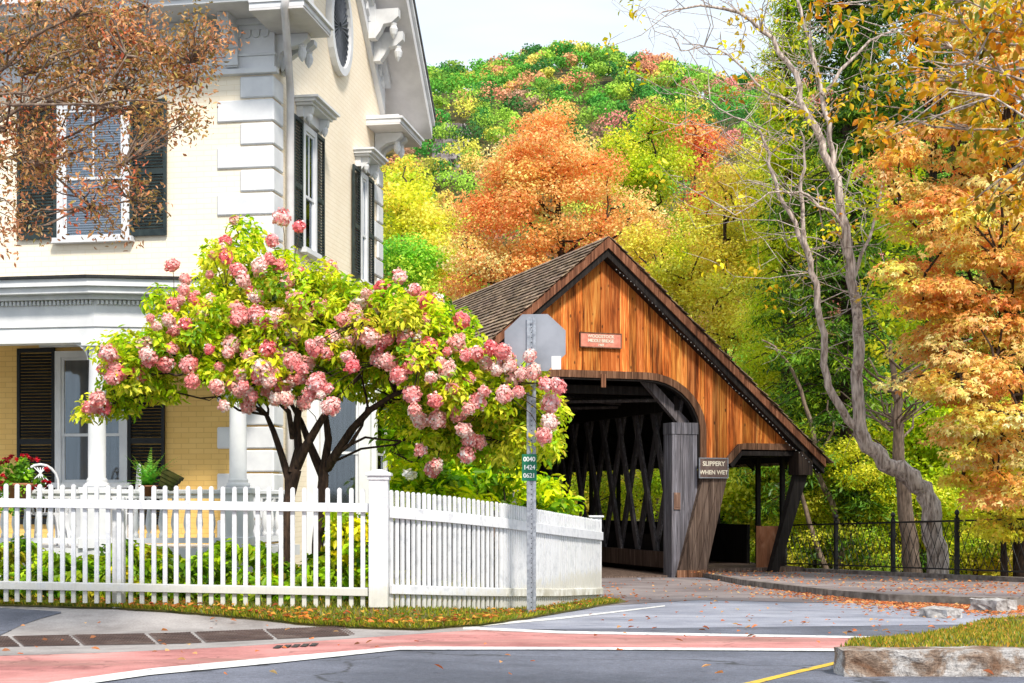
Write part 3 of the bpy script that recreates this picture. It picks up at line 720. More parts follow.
# short return of the curved fence
eQ = eR
fence_run(eQ, P2(600, 18.75), P2(565, 20.6), zy(604.5, 18.7), zy(604.5, 18.7), zy(520, 18.7), zy(520, 18.7), (.76, .86), (.12, .20), 8, .05)

# ================================================================== SIGNS
YS = 14.5; pxs = 531.5
sx = (pxs-CX)/F*YS
eS = empty('stop_sign', (sx, YS, zy(617, YS)), 'back of an octagonal grey stop sign on a perforated galvanized post by the fence', 'sign')
fs = (np.array([sx, YS, 0]), unit(np.array([1., -.08, 0])), unit(np.array([.08, 1, 0])), UZ)
mb = MB(); z0, z1 = zy(617, YS), zy(317, YS)
mb.box(fs, (-.047, -.018), (-.02, -.014), (z0, z1)); mb.box(fs, (.018, .047), (-.02, -.014), (z0, z1)); mb.box(fs, (-.021, .021), (-.005, .005), (z0, z1))
mb.box(fs, (-.0215, -.0165), (-.014, .0045), (z0, z1)); mb.box(fs, (.0165, .0215), (-.014, .0045), (z0, z1))
po_ = mb.build('post', 'galvanized', eS)
for z in np.arange(z0+.1, z1-.03, .05):
    mb = MB(); mb.prism(fs, [(.006*math.cos(a), z+.006*math.sin(a)) for a in np.linspace(0, 6.28, 7)[:-1]], -.0068, -.0058); mb.build('hole', 'dark_metal', po_)
cz = zy(342.5, YS); cx = (535-pxs)/F*YS; r = .312/math.cos(R(22.5))
oc = [(cx+r*math.cos(R(22.5+45*k)), cz+r*.93*math.sin(R(22.5+45*k))) for k in range(8)]
mb = MB(); mb.prism(fs, oc, .012, .015); pl = mb.build('plate', 'sign_back', eS)
mb = MB(); mb.prism(fs, [(a*1.0, b_) for a, b_ in oc], .0155, .0165); mb.build('red_face', 'red_sign', pl)
mb = MB(); mb.box(fs, (.205, .300), (.0105, .0118), (cz-.275, cz-.14)); mb.build('sticker', 'sticker', eS)
for dz in (.2, -.2):
    mb = MB(); mb.prism(fs, [(.012*math.cos(a), cz+dz+.012*math.sin(a)) for a in np.linspace(0, 6.28, 9)[:-1]], -.028, -.02); mb.build('bolt', 'galvanized', eS)

def text(name, s, fr, x, z, size, depth, mat, parent, off, spacing=1.0, ls=1.0, bold=0.0, align='CENTER'):
    cu = bpy.data.curves.new(name, 'FONT'); cu.body = s; cu.size = size; cu.extrude = depth; cu.align_x = align; cu.align_y = 'CENTER'
    cu.space_character = spacing; cu.space_line = ls; cu.offset = bold; cu.resolution_u = 3
    tmp = bpy.data.objects.new('tmp', cu); COL.objects.link(tmp); bpy.context.view_layer.update()
    dg = bpy.context.evaluated_depsgraph_get(); me = bpy.data.meshes.new_from_object(tmp.evaluated_get(dg)); bpy.data.objects.remove(tmp)
    o, e1, e2, e3 = fr; nv = len(me.vertices); co = np.zeros(nv*3); me.vertices.foreach_get('co', co); co = co.reshape(-1, 3)
    W = o+np.outer(co[:, 0]+x, e1)+np.outer(co[:, 1]+z, e3)+np.outer(off-co[:, 2], e2)-WLOC[parent]
    me.vertices.foreach_set('co', W.astype('f').ravel()); me.materials.clear(); me.materials.append(MATS[mat]); me.update(); me.name = name
    return link_mesh(name, me, parent)
gx = (529.5-pxs)/F*YS; gz = zy(467.5, YS)
eG = empty('marker_sign', (sx+gx, YS-.03, gz), 'small green number plate with white digits fixed to the sign post', 'sign')
mb = MB(); mb.box(fs, (gx-.075, gx+.075), (-.030, -.026), (gz-.135, gz+.135)); mb.build('plate', 'green_sign', eG, bevel=.002)
for i, s_ in enumerate(('0040', '1424', '0621')): text('digits', s_, fs, gx, gz+.082-.083*i, .066, .001, 'letter_white', eG, -.0315, .92, bold=.001)
# ================================================================== HOUSE
simple('slate_paint', (.07, .08, .10), (.12, .13, .16), 8, .5, .05)
H = empty('house', (HC[0], HC[1], -1.3), 'cream painted brick house with white quoins, dark shutters and a front porch', 'house')
ZG = -1.45; ZC = 5.97; ZE = 6.86
LW = 9.5; TW = 5.9
mb = MB(); mb.box(HF, (0.0, LW), (-.3, 0), (2.3, ZE)); mb.build('upper_front_wall', 'brick_cream', H)
mb = MB(); mb.box(HF, (0.0, LW), (-.3, 0), (ZG, 2.297)); mb.build('lower_front_wall', 'brick_yellow_shade', H)
APX = 2.95; slope = math.tan(R(48)); ZA = ZE+.15+(APX)*slope
mb = MB(); mb.prism(HS, [(0.003, ZG), (TW, ZG), (TW, ZE+.15), (APX, ZA), (0.003, ZE+.15)], -.3, -.002); mb.build('side_wall', 'brick_cream_side', H)
mb = MB(); mb.box((HC+SD*TW, -SN, SD, UZ), (0.01, LW), (-.3, -.002), (ZG, ZE+.15)); mb.build('rear_wall', 'brick_cream', H)
mb = MB(); mb.box(HS, (0, TW), (-LW, -LW+.3), (ZG, ZE)); mb.build('far_wall', 'brick_cream_side', H)
# roof: two slopes with overhang
RO = .75; ev = .93
def roof_slab(t0, z0, t1, z1, name, mat, lift0, lift1, n0=-LW-.7, n1=RO):
    mb = MB(); mb.prism(HS, [(t0, z0+lift0), (t1, z1+lift0), (t1, z1+lift1), (t0, z0+lift1)], n0, n1); return mb.build(name, mat, H)
zl = ZA-(APX+ev)*slope
ZEs = 6.72  # eave underside height at the overhang tips
k_ = (ZA+.05-ZEs)/(APX+ev)
zr = lambda t: ZA+.05-k_*abs(t-APX)
rt_ = TW-APX+ev
for sgn in (-1, 1):
    t1 = APX+sgn*rt_
    roof_slab(APX, zr(APX), t1, zr(t1), 'roof_soffit', 'soffit', 0, .10)
    o = roof_slab(APX, zr(APX), t1, zr(t1), 'roof', 'house_roof', .34, .44, -LW-.75, RO+.07)
    mb = MB(); mb.prism(HS, [(APX, zr(APX)+.10), (t1, zr(t1)+.10), (t1, zr(t1)+.335), (APX, zr(APX)+.335)], RO-.05, RO); mb.build('rake_board', 'white_paint', H)
    mb = MB(); mb.prism(HS, [(APX, zr(APX)+.24), (t1, zr(t1)+.24), (t1, zr(t1)+.337), (APX, zr(APX)+.337)], RO+.002, RO+.05); mb.build('rake_moulding', 'white_paint', H)
    # raking frieze on the wall
    mb = MB(); mb.prism(HS, [(APX, zr(APX)-.02), (APX+sgn*(rt_-ev), zr(APX+rt_-ev)-.02), (APX+sgn*(rt_-ev), zr(APX+rt_-ev)-.62), (APX, zr(APX)-.62)], .0, .09); mb.build('raking_frieze', 'white_paint', H)
    mb = MB(); mb.prism(HS, [(APX, zr(APX)-.02), (APX+sgn*(rt_-ev), zr(APX+rt_-ev)-.02), (APX+sgn*(rt_-ev), zr(APX+rt_-ev)-.16), (APX, zr(APX)-.16)], .092, .2); mb.build('raking_moulding', 'trim_grey', H)
    mb = MB()
    for q in np.arange(.3, rt_-ev-.1, .17):
        t = APX+sgn*q; mb.prism(HS, [(t-.05, zr(t-.05)-.30), (t+.05, zr(t+.05)-.30), (t+.05, zr(t+.05)-.42), (t-.05, zr(t-.05)-.42)], .092, .14)
    mb.build('raking_dentils', 'trim_grey', H)
    for q in (1.88, 2.20):
        t = APX+sgn*q; z = zr(t)
        mb = MB()
        mb.prism(HS, [(t-.09, z-.02), (t+.09, z-.02-k_*.18*sgn), (t+.09, z-.62), (t-.09, z-.62)], .095, .22)
        mb.prism((HC, SN, SD, UZ), [(.22, z-.12), (.62, z-.12), (.62, z-.26), (.50, z-.36), (.36, z-.38), (.30, z-.5), (.22, z-.6)], t-.08, t+.08)
        mb.lathe(HC+SD*t+SN*.52+UZ*(z-.62), [(.01, 0), (.055, .07), (.075, .16), (.05, .22), (.06, .26)], 10)
        mb.build('bracket', 'trim_grey', H)
# front cornice
def bandf(name, mat, z0, z1, n0, n1, u0=-.0, u1=LW): mb = MB(); mb.box(HF, (u0, u1), (n0, n1), (z0, z1)); return mb.build(name, mat, H)
bandf('architrave', 'white_paint', 5.95, 6.02, .0, .11, -.10)
bandf('architrave_band', 'white_paint', 6.022, 6.20, .0, .05, -.05)
bandf('architrave_moulding', 'trim_grey', 6.202, 6.235, .0, .075, -.07)
bandf('frieze', 'white_paint', 6.237, 6.62, .0, .045, -.045)
bandf('cornice_moulding', 'trim_grey', 6.622, 6.70, .0, .14, -.1)
bandf('eave_soffit', 'soffit', 6.702, 6.73, .0, ev-.06, -RO)
bandf('eave_fascia', 'white_paint', 6.66, 6.86, ev-.06, ev-.01, -RO)
bandf('gutter', 'trim_grey', 6.78, 6.92, ev-.008, ev+.09, -RO)
bandf('eave_crown', 'soffit', 6.735, 6.86, .3, ev-.065, -RO+.05)
mb = MB()
for u in np.arange(0.02, LW, .13):
    mb.prism(HF, [(u+.065+.055*math.cos(a), 6.50+.05*math.sin(a)) for a in np.linspace(math.pi, 2*math.pi, 6)]+[(u+.12, 6.56), (u+.01, 6.56)], .046, .075)
mb.box(HF, (0, LW), (.046, .075), (6.562, 6.62)); mb.build('scalloped_trim', 'trim_grey', H)
def brk(u, side=False):
    """an S bracket with an acorn drop under the eaves"""
    fr = HF if not side else (HC, SD, SN, UZ)
    mb = MB()
    o, e1, e2, e3 = fr
    f2 = (o, e2, e1, e3)
    mb.box(fr, (u-.085, u+.085), (.077, .12), (6.04, 6.64))
    mb.box(fr, (u-.10, u+.10), (.12, .15), (6.06, 6.11)); mb.box(fr, (u-.10, u+.10), (.12, .15), (6.30, 6.35))
    mb.prism(f2, [(.12, 6.36), (.18, 6.38), (.21, 6.46), (.28, 6.51), (.42, 6.53), (.46, 6.60), (.46, 6.70), (.12, 6.70)], u-.08, u+.08)
    mb.lathe(o+e1*u+e2*.36+e3*6.30, [(.008, 0), (.05, .06), (.07, .14), (.05, .20), (.07, .23)], 10)
    return mb.build('bracket', 'trim_grey', H)
for u in (.55, .93, 2.35, 2.73, 4.15, 4.53): brk(u)
brk(.25, True)
# eave returns on the gable side
for (t0, t1) in ((-ev, .30), (TW-.95, TW+ev)):
    RO_ = RO if t0 < 0 else .60; t1 = t1 if t0 < 0 else t1-.25
    mb = MB(); mb.box(HS, (t0, t1), (-.0, RO_), (6.52, 6.55)); mb.build('return_soffit', 'soffit', H)
    mb = MB(); mb.box(HS, (t0, t1), (0.0, RO_+.01), (6.553, 6.62)); mb.box(HS, (t0+.02, t1), (0.0, RO_-.03), (6.665, 6.70)); mb.build('eave_return', 'white_paint', H)
    mb = MB(); mb.box(HS, (t0-.02, t1+.03), (0.0, RO_+.05), (6.623, 6.662)); mb.build('return_moulding', 'white_paint', H)
    tt = .12 if t0 < 0 else TW-.35
    for q in (tt, tt+.30):
        mb = MB(); f2 = (HC, SN, SD, UZ)
        mb.prism(f2, [(.01, 6.05), (.06, 6.08), (.10, 6.25), (.22, 6.33), (.40, 6.37), (.5, 6.45), (.5, 6.515), (.01, 6.515)], q-.07, q+.07)
        mb.lathe(HC+SD*q+SN*.40+UZ*6.14, [(.008, 0), (.05, .06), (.065, .13), (.045, .19), (.06, .22)], 10); mb.build('bracket', 'trim_grey', H)
# quoins
z = 5.93; k = 0
while z > ZG+.2:
    long_ = k % 2 == 1
    wf = .80 if long_ else .46
    mb = MB(); mb.box((HC, -SN, -SD, UZ), (-.035, wf), (0.0, .035), (z-.305, z)); mb.build('quoin', 'white_paint', H, bevel=.018)
    mb = MB(); mb.box(HS, (-.035+.002, .40 if long_ else .40), (0.0, .036), (z-.303, z-.002)); mb.build('quoin', 'white_paint', H, bevel=.018)
    wr = .55 if long_ else .32
    mb = MB(); mb.box(HS, (TW-wr, TW+.03), (0.0, .05), (z-.303, z-.002)); mb.build('quoin', 'white_paint', H, bevel=.018)
    z -= .327; k += 1
mb = MB(); mb.box(HS, (0, TW), (0.0, .04), (5.95, 6.04)); 
# oval window
ot, oz = hit(HS, 337, 27); 
def ring(rx, rz, n=28): return [(ot+rx*math.cos(a), oz+rz*math.sin(a)) for a in np.linspace(0, 2*math.pi, n+1)[:-1]]
orx, orz = .50, .66
mb = MB(); mb.sweep(HS, ring(orx+.06, orz+.06)+[ring(orx+.06, orz+.06)[0]], -.06, .06, .0, .10); ow = mb.build('oval_window', 'white_paint', H)
mb = MB(); mb.prism(HS, ring(orx, orz), .01, .035); mb.build('panel', 'shutter', ow)
mb = MB()
for a in np.linspace(0, 2*math.pi, 37)[:-1]:
    c_, s_ = math.cos(a), math.sin(a)
    p0 = np.array([ot+.12*orx*c_, oz+.12*orz*s_]); p1 = np.array([ot+.97*orx*c_, oz+.97*orz*s_]); d = unit(p1-p0); n = np.array([-d[1], d[0]])
    mb.prism(HS, [tuple(p0+n*.004), tuple(p1+n*.014), tuple(p1-n*.014), tuple(p0-n*.004)], .037, .060)
mb.build('fan_slats', 'slate_paint', ow)

# windows
def shutter(fr, u0, u1, z0, z1, parent, mat='shutter', n0=.03):
    mb = MB(); w = .045
    mb.box(fr, (u0, u0+w), (n0, n0+.035), (z0, z1)); mb.box(fr, (u1-w, u1), (n0, n0+.035), (z0, z1))
    zm = z0+(z1-z0)*.47
    for a, b_ in ((z0, z0+.09), (zm-.04, zm+.04), (z1-.06, z1)): mb.box(fr, (u0+w, u1-w), (n0, n0+.033), (a, b_))
    o, e1, e2, e3 = fr
    for za, zb in ((z0+.09, zm-.04), (zm+.04, z1-.06)):
        for z in np.arange(za+.015, zb-.01, .045):
            P = lambda x, y, zz: o+e1*x+e2*y+e3*zz
            mb.hexa([P(u0+w, n0+.026, z), P(u1-w, n0+.026, z), P(u1-w, n0+.004, z+.03), P(u0+w, n0+.004, z+.03),
                     P(u0+w, n0+.033, z+.006), P(u1-w, n0+.033, z+.006), P(u1-w, n0+.010, z+.037), P(u0+w, n0+.010, z+.037)])
    return mb.build('shutter', mat, parent)
def window(fr, u0, u1, z0, z1, blinds=None, cas=.09, meet=.5, muntin=True, mat='white_paint', lower='room_dark'):
    mb = MB()
    mb.box(fr, (u0, u0+cas), (0, .07), (z0, z1)); mb.box(fr, (u1-cas, u1), (0, .07), (z0, z1)); mb.box(fr, (u0+cas, u1-cas), (0, .068), (z1-cas, z1))
    W = mb.build('window', mat, H)
    mb = MB(); mb.box(fr, (u0-.06, u1+.06), (0, .13), (z0-.075, z0-.002)); mb.build('sill', mat, W)
    a, b_ = u0+cas+.002, u1-cas-.002; zt = z1-cas-.002; zm = z0+(zt-z0)*meet
    mb = MB(); s = .04
    for (za, zb, n0) in ((zm-.02, zt, .030), (z0, zm+.02, .012)):
        mb.box(fr, (a, a+s), (n0, n0+.022), (za, zb)); mb.box(fr, (b_-s, b_), (n0, n0+.022), (za, zb))
        mb.box(fr, (a+s, b_-s), (n0, n0+.020), (za, za+s)); mb.box(fr, (a+s, b_-s), (n0, n0+.020), (zb-s, zb))
    if muntin: mb.box(fr, ((a+b_)/2-.012, (a+b_)/2+.012), (.030, .048), (zm+.022, zt-s)); 
    mb.build('sash', mat, W)
    mb = MB(); mb.box(fr, (a+s, b_-s), (.001, .004), (z0, zt)); mb.build('curtain', lower if not blinds else 'blind', W)
    if blinds:
        mb = MB(); o, e1, e2, e3 = fr
        for z in np.arange(z0+.03, zt-.03, .035): mb.box(fr, (a+s+.005, b_-s-.005), (.0045, .0075), (z, z+.018))
        mb.build('blind', 'curtain', W)
    mb = MB(); mb.box(fr, (a+s-.002, b_-s+.002), (.036, .038), (zm+.02, zt-s+.002)); mb.build('pane', 'glass', W)
    mb = MB(); mb.box(fr, (a+s-.002, b_-s+.002), (.020, .022), (z0+s-.002, zm-.018)); mb.build('pane', 'glass', W)
    return W
def hood(fr, u0, u1, z0, parent):
    mb = MB()
    mb.box(fr, (u0, u1), (0, .10), (z0, z0+.16))
    mb.box(fr, (u0-.05, u1+.05), (0, .26), (z0+.162, z0+.20)); mb.box(fr, (u0-.09, u1+.09), (0, .31), (z0+.202, z0+.25)); mb.box(fr, (u0-.12, u1+.12), (0, .36), (z0+.252, z0+.285))
    mb.build('hood', 'white_paint', parent)
    for u in (u0+.08, u1-.08):
        mb = MB(); o, e1, e2, e3 = fr
        mb.prism((o, e2, e1, e3), [(.10, z0-.05), (.14, z0), (.22, z0+.06), (.24, z0+.16), (.10, z0+.16)], u-.05, u+.05)
        mb.lathe(o+e1*u+e2*.17+e3*(z0-.10), [(.006, 0), (.04, .05), (.055, .11), (.04, .16), (.05, .18)], 10); mb.build('corbel', 'trim_grey', parent)
# front upper window
ul, zt_ = hit(HF, 131, 104); ur, zb_ = hit(HF, 59, 239)
zt_ = hit(HF, 95, 103)[1]; zb_ = hit(HF, 95, 238)[1]
wu0, wu1 = hit(HF, 131, 240)[0], hit(HF, 59, 240)[0]
W = window(HF, wu0, wu1, zb_, zt_, blinds=True, meet=.46)
shutter(HF, hit(HF, 168, 240)[0], wu0-.01, zb_-.0, zt_, W); shutter(HF, wu1+.01, hit(HF, 19, 240)[0], zb_, zt_, W)
# side upper windows
def sidewin(t0, t1, z0, z1, sh=.42):
    W = window(HS, t0+sh, t1-sh, z0+.02, z1-.02, meet=.45, lower='curtain')
    shutter(HS, t0, t0+sh-.01, z0, z1, W); shutter(HS, t1-sh+.01, t1, z0, z1, W); hood(HS, t0+.28, t1-.28, z1+.03, W)
ta = hit(HS, 290.5, 200)[0]; tb = hit(HS, 321, 200)[0]
z1 = hit(HS, 291, 114)[1]; z0 = hit(HS, 291, 244)[1]
sidewin(ta, tb, z0, z1)
tc_ = hit(HS, 350.5, 200)[0]; td_ = hit(HS, 369, 200)[0]
sidewin(tc_, max(td_, tc_+1.3), z0, z1)
# downspout
mb = MB(); q = HC+SD*.50+SN*.10
mb.tube([HC-SD*(ev+.02)+SN*.55+UZ*6.8, HC-SD*(ev+.02)+SN*.50+UZ*6.55, HC+SD*.42+SN*.12+UZ*5.95, HC+SD*.50+SN*.10+UZ*5.8, HC+SD*.50+SN*.10+UZ*2, HC+SD*.50+SN*.10+UZ*(-1.3)], .055, 10)
mb.build('downspout', 'downspout', H, smooth=True)

# ground floor door-window behind the porch
u0, u1 = hit(HF, 129, 400)[0], hit(HF, 57, 400)[0]; zt_ = hit(HF, 95, 351)[1]
W = window(HF, u0, u1, -.30+.55, zt_, meet=.38, muntin=False, lower='curtain')
mb = MB(); mb.box(HF, (u0, u1), (0, .06), (-.62, .17)); mb.build('panel', 'white_paint', W)
shutter(HF, hit(HF, 166, 400)[0], u0-.01, -.35, zt_+.05, W, 'shutter_black'); shutter(HF, u1+.01, hit(HF, 19, 400)[0], -.35, zt_+.05, W, 'shutter_black')
mb = MB(); mb.box(HF, (u0-.02, u1+.25), (0.0, .05), (zt_+.06, zt_+.55)); mb.build('transom_panel', 'trim_grey', H)

# porch
c1 = at(97, 480, 18.3)[:2]; c2 = at(238, 480, 18.55)[:2]
c0 = c1+(-SN[:2])*3.4
cend = (HC+SN*.12)[:2]+np.array([0, .0])
def seg(a, b_):
    d = np.array([*(b_-a), 0]); Ld = np.linalg.norm(d); d /= Ld; n = np.array([d[1], -d[0], 0])
    return (np.array([a[0], a[1], 0]), d, n, UZ), Ld
cornice = [('porch_cornice', 'white_paint', 2.66, 2.80, .42), ('porch_cornice', 'white_paint', 2.55, 2.66, .34), ('porch_cornice', 'white_paint', 2.47, 2.55, .16)]
plan = [c0, c1, c2, np.array([HC[0]+.25, HC[1]-.02])]
# offset polygon builder so that the mitres close
def offset_poly(P, d):
    out = []
    for i in range(len(P)):
        ns = []
        if i > 0: e = unit(P[i]-P[i-1]); ns.append(np.array([e[1], -e[0]]))
        if i < len(P)-1: e = unit(P[i+1]-P[i]); ns.append(np.array([e[1], -e[0]]))
        n = unit(sum(ns)); out.append(P[i]+n*d/n.dot(ns[0]))
    return out
def porch_band(name, mat, z0, z1, d0, d1, bevel=0):
    A = offset_poly(plan, d0); B = offset_poly(plan, d1); V = []; n = len(plan)
    for a, b_ in zip(A, B):
        for p, z in ((a, z0), (b_, z0), (b_, z1), (a, z1)): V.append([p[0], p[1], z])
    Fc = [(0, 3, 2, 1), tuple(4*(n-1)+k for k in range(4))]
    for i in range(n-1):
        for k in range(4): Fc.append((4*i+k, 4*i+(k+1) % 4, 4*i+4+(k+1) % 4, 4*i+4+k))
    mb = MB(); mb.add(V, Fc); return mb.build(name, mat, H, bevel=bevel)
porch_band('porch_gutter', 'roof_edge', 2.795, 2.83, -.1, .46)
porch_band('porch_cornice', 'white_paint', 2.70, 2.793, -.1, .42); porch_band('porch_cornice', 'white_paint', 2.62, 2.698, -.1, .36)
porch_band('porch_cornice', 'trim_grey', 2.56, 2.618, -.1, .22); porch_band('porch_frieze', 'white_paint', 2.22, 2.557, -.12, .12); porch_band('porch_architrave', 'white_paint', 2.02, 2.216, -.12, .10)
PR = offset_poly(plan, .40)
mb = MB(); mb.add([[p[0], p[1], 2.83] for p in PR]+[[*(HC-SN*3.4+SD*0)[:2]-0, 3.02], [*(HC-SN*5.6)[:2], 3.02]], [(3, 2, 1, 0, 5, 4)]); 
mb2 = MB()
top = [np.array([*p, 2.835]) for p in PR]; wl = [HC-SN*6.3+UZ*3.05, HC-SN*2.7+UZ*3.05, HC-SN*.5+UZ*3.05, HC+SN*.1+UZ*2.95]
mb2.add(top+wl, [(0, 1, 5, 4), (1, 2, 6, 5), (2, 3, 7, 6)]); mb2.build('porch_roof', 'house_roof', H)
mb2 = MB(); PI_ = offset_poly(plan, -.1); mb2.add([np.array([*p, 2.60]) for p in PI_]+[w*np.array([1, 1, 0])+UZ*2.60 for w in wl], [(0, 1, 5, 4), (1, 2, 6, 5), (2, 3, 7, 6)]); mb2.build('porch_ceiling', 'soffit', H)
for a, b_ in zip(plan[:-1], plan[1:]):
    fr, Ld = seg(a, b_); mb = MB()
    for x in np.arange(.02, Ld, .055): mb.box(fr, (x, x+.03), (.122, .17), (2.50, 2.553))
    mb.build('porch_dentil_band', 'trim_grey', H)
# floor, step, pedestals, columns, arches, balusters
FL = -.62
porch_band('porch_floor_edge', 'trim_grey', FL-.14, FL, -.2, .16)
mb = MB(); mb.add([np.array([*p, FL-.002]) for p in offset_poly(plan, .05)]+[w*np.array([1, 1, 0])+UZ*(FL-.002) for w in wl], [(0, 1, 5, 4), (1, 2, 6, 5), (2, 3, 7, 6)]); mb.build('porch_floor', 'trim_grey', H)
porch_band('porch_skirt', 'white_paint', ZG, FL-.142, -.05, .05)
porch_band('porch_rail', 'white_paint', .075, .135, -.07, .07, .01); porch_band('porch_rail', 'white_paint', .02, .073, -.04, .04); porch_band('porch_bottom_rail', 'white_paint', FL+.06, FL+.13, -.05, .05)
def column(p):
    c = np.array([p[0], p[1], 0]); d = (plan[2]-plan[1]); f = (c, np.array([1., 0, 0]), np.array([0, 1., 0]), UZ)
    mb = MB(); mb.box(f, (-.17, .17), (-.17, .17), (FL, .15)); mb.box(f, (-.19, .19), (-.19, .19), (.08, .16)); mb.box(f, (-.19, .19), (-.19, .19), (FL, FL+.14)); mb.build('pedestal', 'white_paint', H, bevel=.008)
    r = .112
    prof = [(r*1.35, 0), (r*1.42, .02), (r*1.35, .05), (r*1.12, .065), (r*1.2, .085), (r*1.12, .105), (r, .125), (r, .6), (r*.97, 1.1), (r*.86, 1.66), (r*.86, 1.68), (r*.98, 1.70), (r*.9, 1.72), (r*.9, 1.76), (r*1.2, 1.80)]
    mb = MB(); zz = .165; mb.lathe(c+UZ*zz, prof, 24); o = mb.build('column', 'white_paint', H, smooth=False)
    for pl_ in o.data.polygons: pl_.use_smooth = len(pl_.vertices) == 4
    mb = MB(); mb.box(f, (-.16, .16), (-.16, .16), (zz+1.80, 2.017)); mb.build('capital', 'white_paint', H, bevel=.006)
for p in (c1, c2, c1-SN[:2]*1.95): column(p)
for a, b_ in ((c1-SN[:2]*1.95, c1), (c1, c2), (c2, plan[3])):
    fr, Ld = seg(a, b_); 
    for (x, sg) in ((.11, 1), (Ld-.11, -1)):
        if b_ is plan[3] and sg < 0: continue
        pts_ = [(x, 2.018), (x, 1.80)]+[(x+sg*.26*(1-math.cos(q)), 1.80+.218*math.sin(q)) for q in np.linspace(0, math.pi/2, 8)[1:]]
        mb = MB(); mb.prism(fr, pts_, -.05, .05); mb.build('arch_bracket', 'white_paint', H)
    nb = int((Ld-.5)/.15)
    for i in range(nb):
        x = .25+(Ld-.5)*(i+.5)/nb; c = fr[0]+fr[1]*x+UZ*(FL+.13); h = .02-(FL+.13)
        prof = [(.035, 0), (.035, .05), (.02, .07), (.030, .10), (.046, .17), (.042, .23), (.022, .36), (.018, .42), (.03, .45), (.03, h)]
        mb = MB(); mb.lathe(c, prof, 10); mb.build('baluster', 'white_paint', H, smooth=True)
# bay window on the side
B = [(1.05, 0), (1.80, .78), (2.78, .78), (3.6, 0)]
bp = [(HC+SD*(t+.226+.3)+SN*n)[:2] for t, n in B]
bayO = offset_poly(bp, 0)
for i in range(3):
    a, b_ = bp[i], bp[i+1]; d = np.array([*(b_-a), 0]); Ld = np.linalg.norm(d); d /= Ld; n = np.array([d[1], -d[0], 0]); 
    if n.dot(SN) < -.3: n = -n
    fr = (np.array([*a, 0]), d, n, UZ)
    mb = MB(); mb.box(fr, (0, Ld), (-.06, 0), (ZG, 2.35)); mb.build('bay_window_wall', 'white_paint', H)
    mb = MB(); mb.box(fr, (-.08, Ld+.08), (0, .14), (2.05, 2.35)); mb.box(fr, (-.15, Ld+.15), (0, .26), (2.352, 2.45)); mb.build('bay_window_cornice', 'white_paint', H)
    window(fr, .20 if i != 1 else .12, Ld-.16, -.75+.3, 1.75, meet=.55, muntin=False, cas=.07, lower='curtain')
mb = MB(); mb.add([np.array([*p, 2.46]) for p in bp], [(0, 1, 2, 3)]); mb.build('bay_window_roof', 'house_roof', H)
# electricity cable on the front wall
mb = MB(); p0 = HC-SN*3.3-SD*.05+UZ*3.35; 

# ---- things on the porch
def garden_chair(x, y, rz, lab):
    e = empty('garden_chair', (x, y, FL), lab, 'chair'); e.rotation_euler.z = 0
    c, s = math.cos(rz), math.sin(rz); fr = (np.array([x, y, FL]), np.array([c, s, 0]), np.array([-s, c, 0]), UZ); o, e1, e2, e3 = fr
    P = lambda a, b_, z: o+e1*a+e2*b_+e3*z
    for a in (-.2, .2):
        for b_ in (-.2, .2):
            mb = MB(); mb.tube([P(a*.8, b_*.8, .43), P(a, b_, .2), P(a*1.1, b_*1.15, 0)], .014, 6); mb.build('leg', 'white_paint', e, smooth=True)
    mb = MB()
    for q in np.linspace(-.19, .19, 8): mb.box(fr, (q-.017, q+.017), (-.21, .21), (.43, .445))
    mb.box(fr, (-.22, .22), (-.22, -.19), (.42, .45)); mb.box(fr, (-.22, .22), (.19, .22), (.42, .45)); mb.build('seat', 'white_paint', e)
    mb = MB(); arc = [P(-.21, .2, .44), P(-.24, .24, .8)]+[P(-.24*math.cos(q), .25, .85+.25*math.sin(q)) for q in np.linspace(.2, math.pi-.2, 9)]+[P(.24, .24, .8), P(.21, .2, .44)]
    mb.tube(arc, .018, 6); mb.tube([P(-.22, .23, .62), P(.22, .23, .62)], .011, 6)
    for q in (-.14, -.07, 0, .07, .14): mb.tube([P(q*.7, .22, .45), P(q, .23, .62), P(-q, .24, .85), P(q*.6, .25, 1.06)], .009, 5)
    mb.build('backrest', 'white_paint', e, smooth=True)
    for sg in (-1, 1): mb = MB(); mb.tube([P(sg*.23, .24, .68), P(sg*.27, .05, .70), P(sg*.26, -.18, .66), P(sg*.22, -.2, .44)], .014, 6); mb.build('armrest', 'white_paint', e, smooth=True)
garden_chair(*at(46, 480, 18.95)[:2], R(35), 'white lattice backed garden chair on the porch behind the red flowers')
garden_chair(*at(120, 480, 19.3)[:2], R(-70), 'white garden chair turned sideways on the porch beside the fern')
def pot(mb, c, r, h): mb.lathe(c, [(r*.7, 0), (r*.95, h*.85), (r*1.08, h*.86), (r*1.08, h), (r*.9, h), (r*.85, h*.9)], 16)
rng = np.random.default_rng(33)
c = at(20, 484, 17.9)
e = empty('flower_pot_plant', c, 'bushy potted plant with dark red and pink flowers, far left of the porch rail', 'plant')
mb = MB(); pot(mb, c-UZ*.25, .17, .26); mb.build('pot', 'terracotta', e, smooth=True)
C = blob_centers(rng, [(c+UZ*.10, (.34, .2, .24), 50), (c-UZ*.12+np.array([-.05, 0, 0]), (.36, .2, .3), 30)], 2)
emit('foliage', [foliage(rng, C, .09, 16, .06, [((90, 140, 40), 2), ((130, 170, 50), 2), ((60, 100, 30), 1)], flat=.9)], 'leaf', e)
fc = []
Cf = np.concatenate([c+UZ*.10+unit(rng.normal(size=(34, 3)))*np.array([.38, .22, .27])*np.array([1, -1, 1])])
Cf[:, 1] = np.minimum(Cf[:, 1], c[1]+.02)
emit('flowers', [foliage(rng, Cf, .028, 26, .035, [((150, 25, 40), 4), ((230, 70, 90), 2), ((110, 20, 30), 2)], flat=.8, aspect=.8)], 'petal', e)
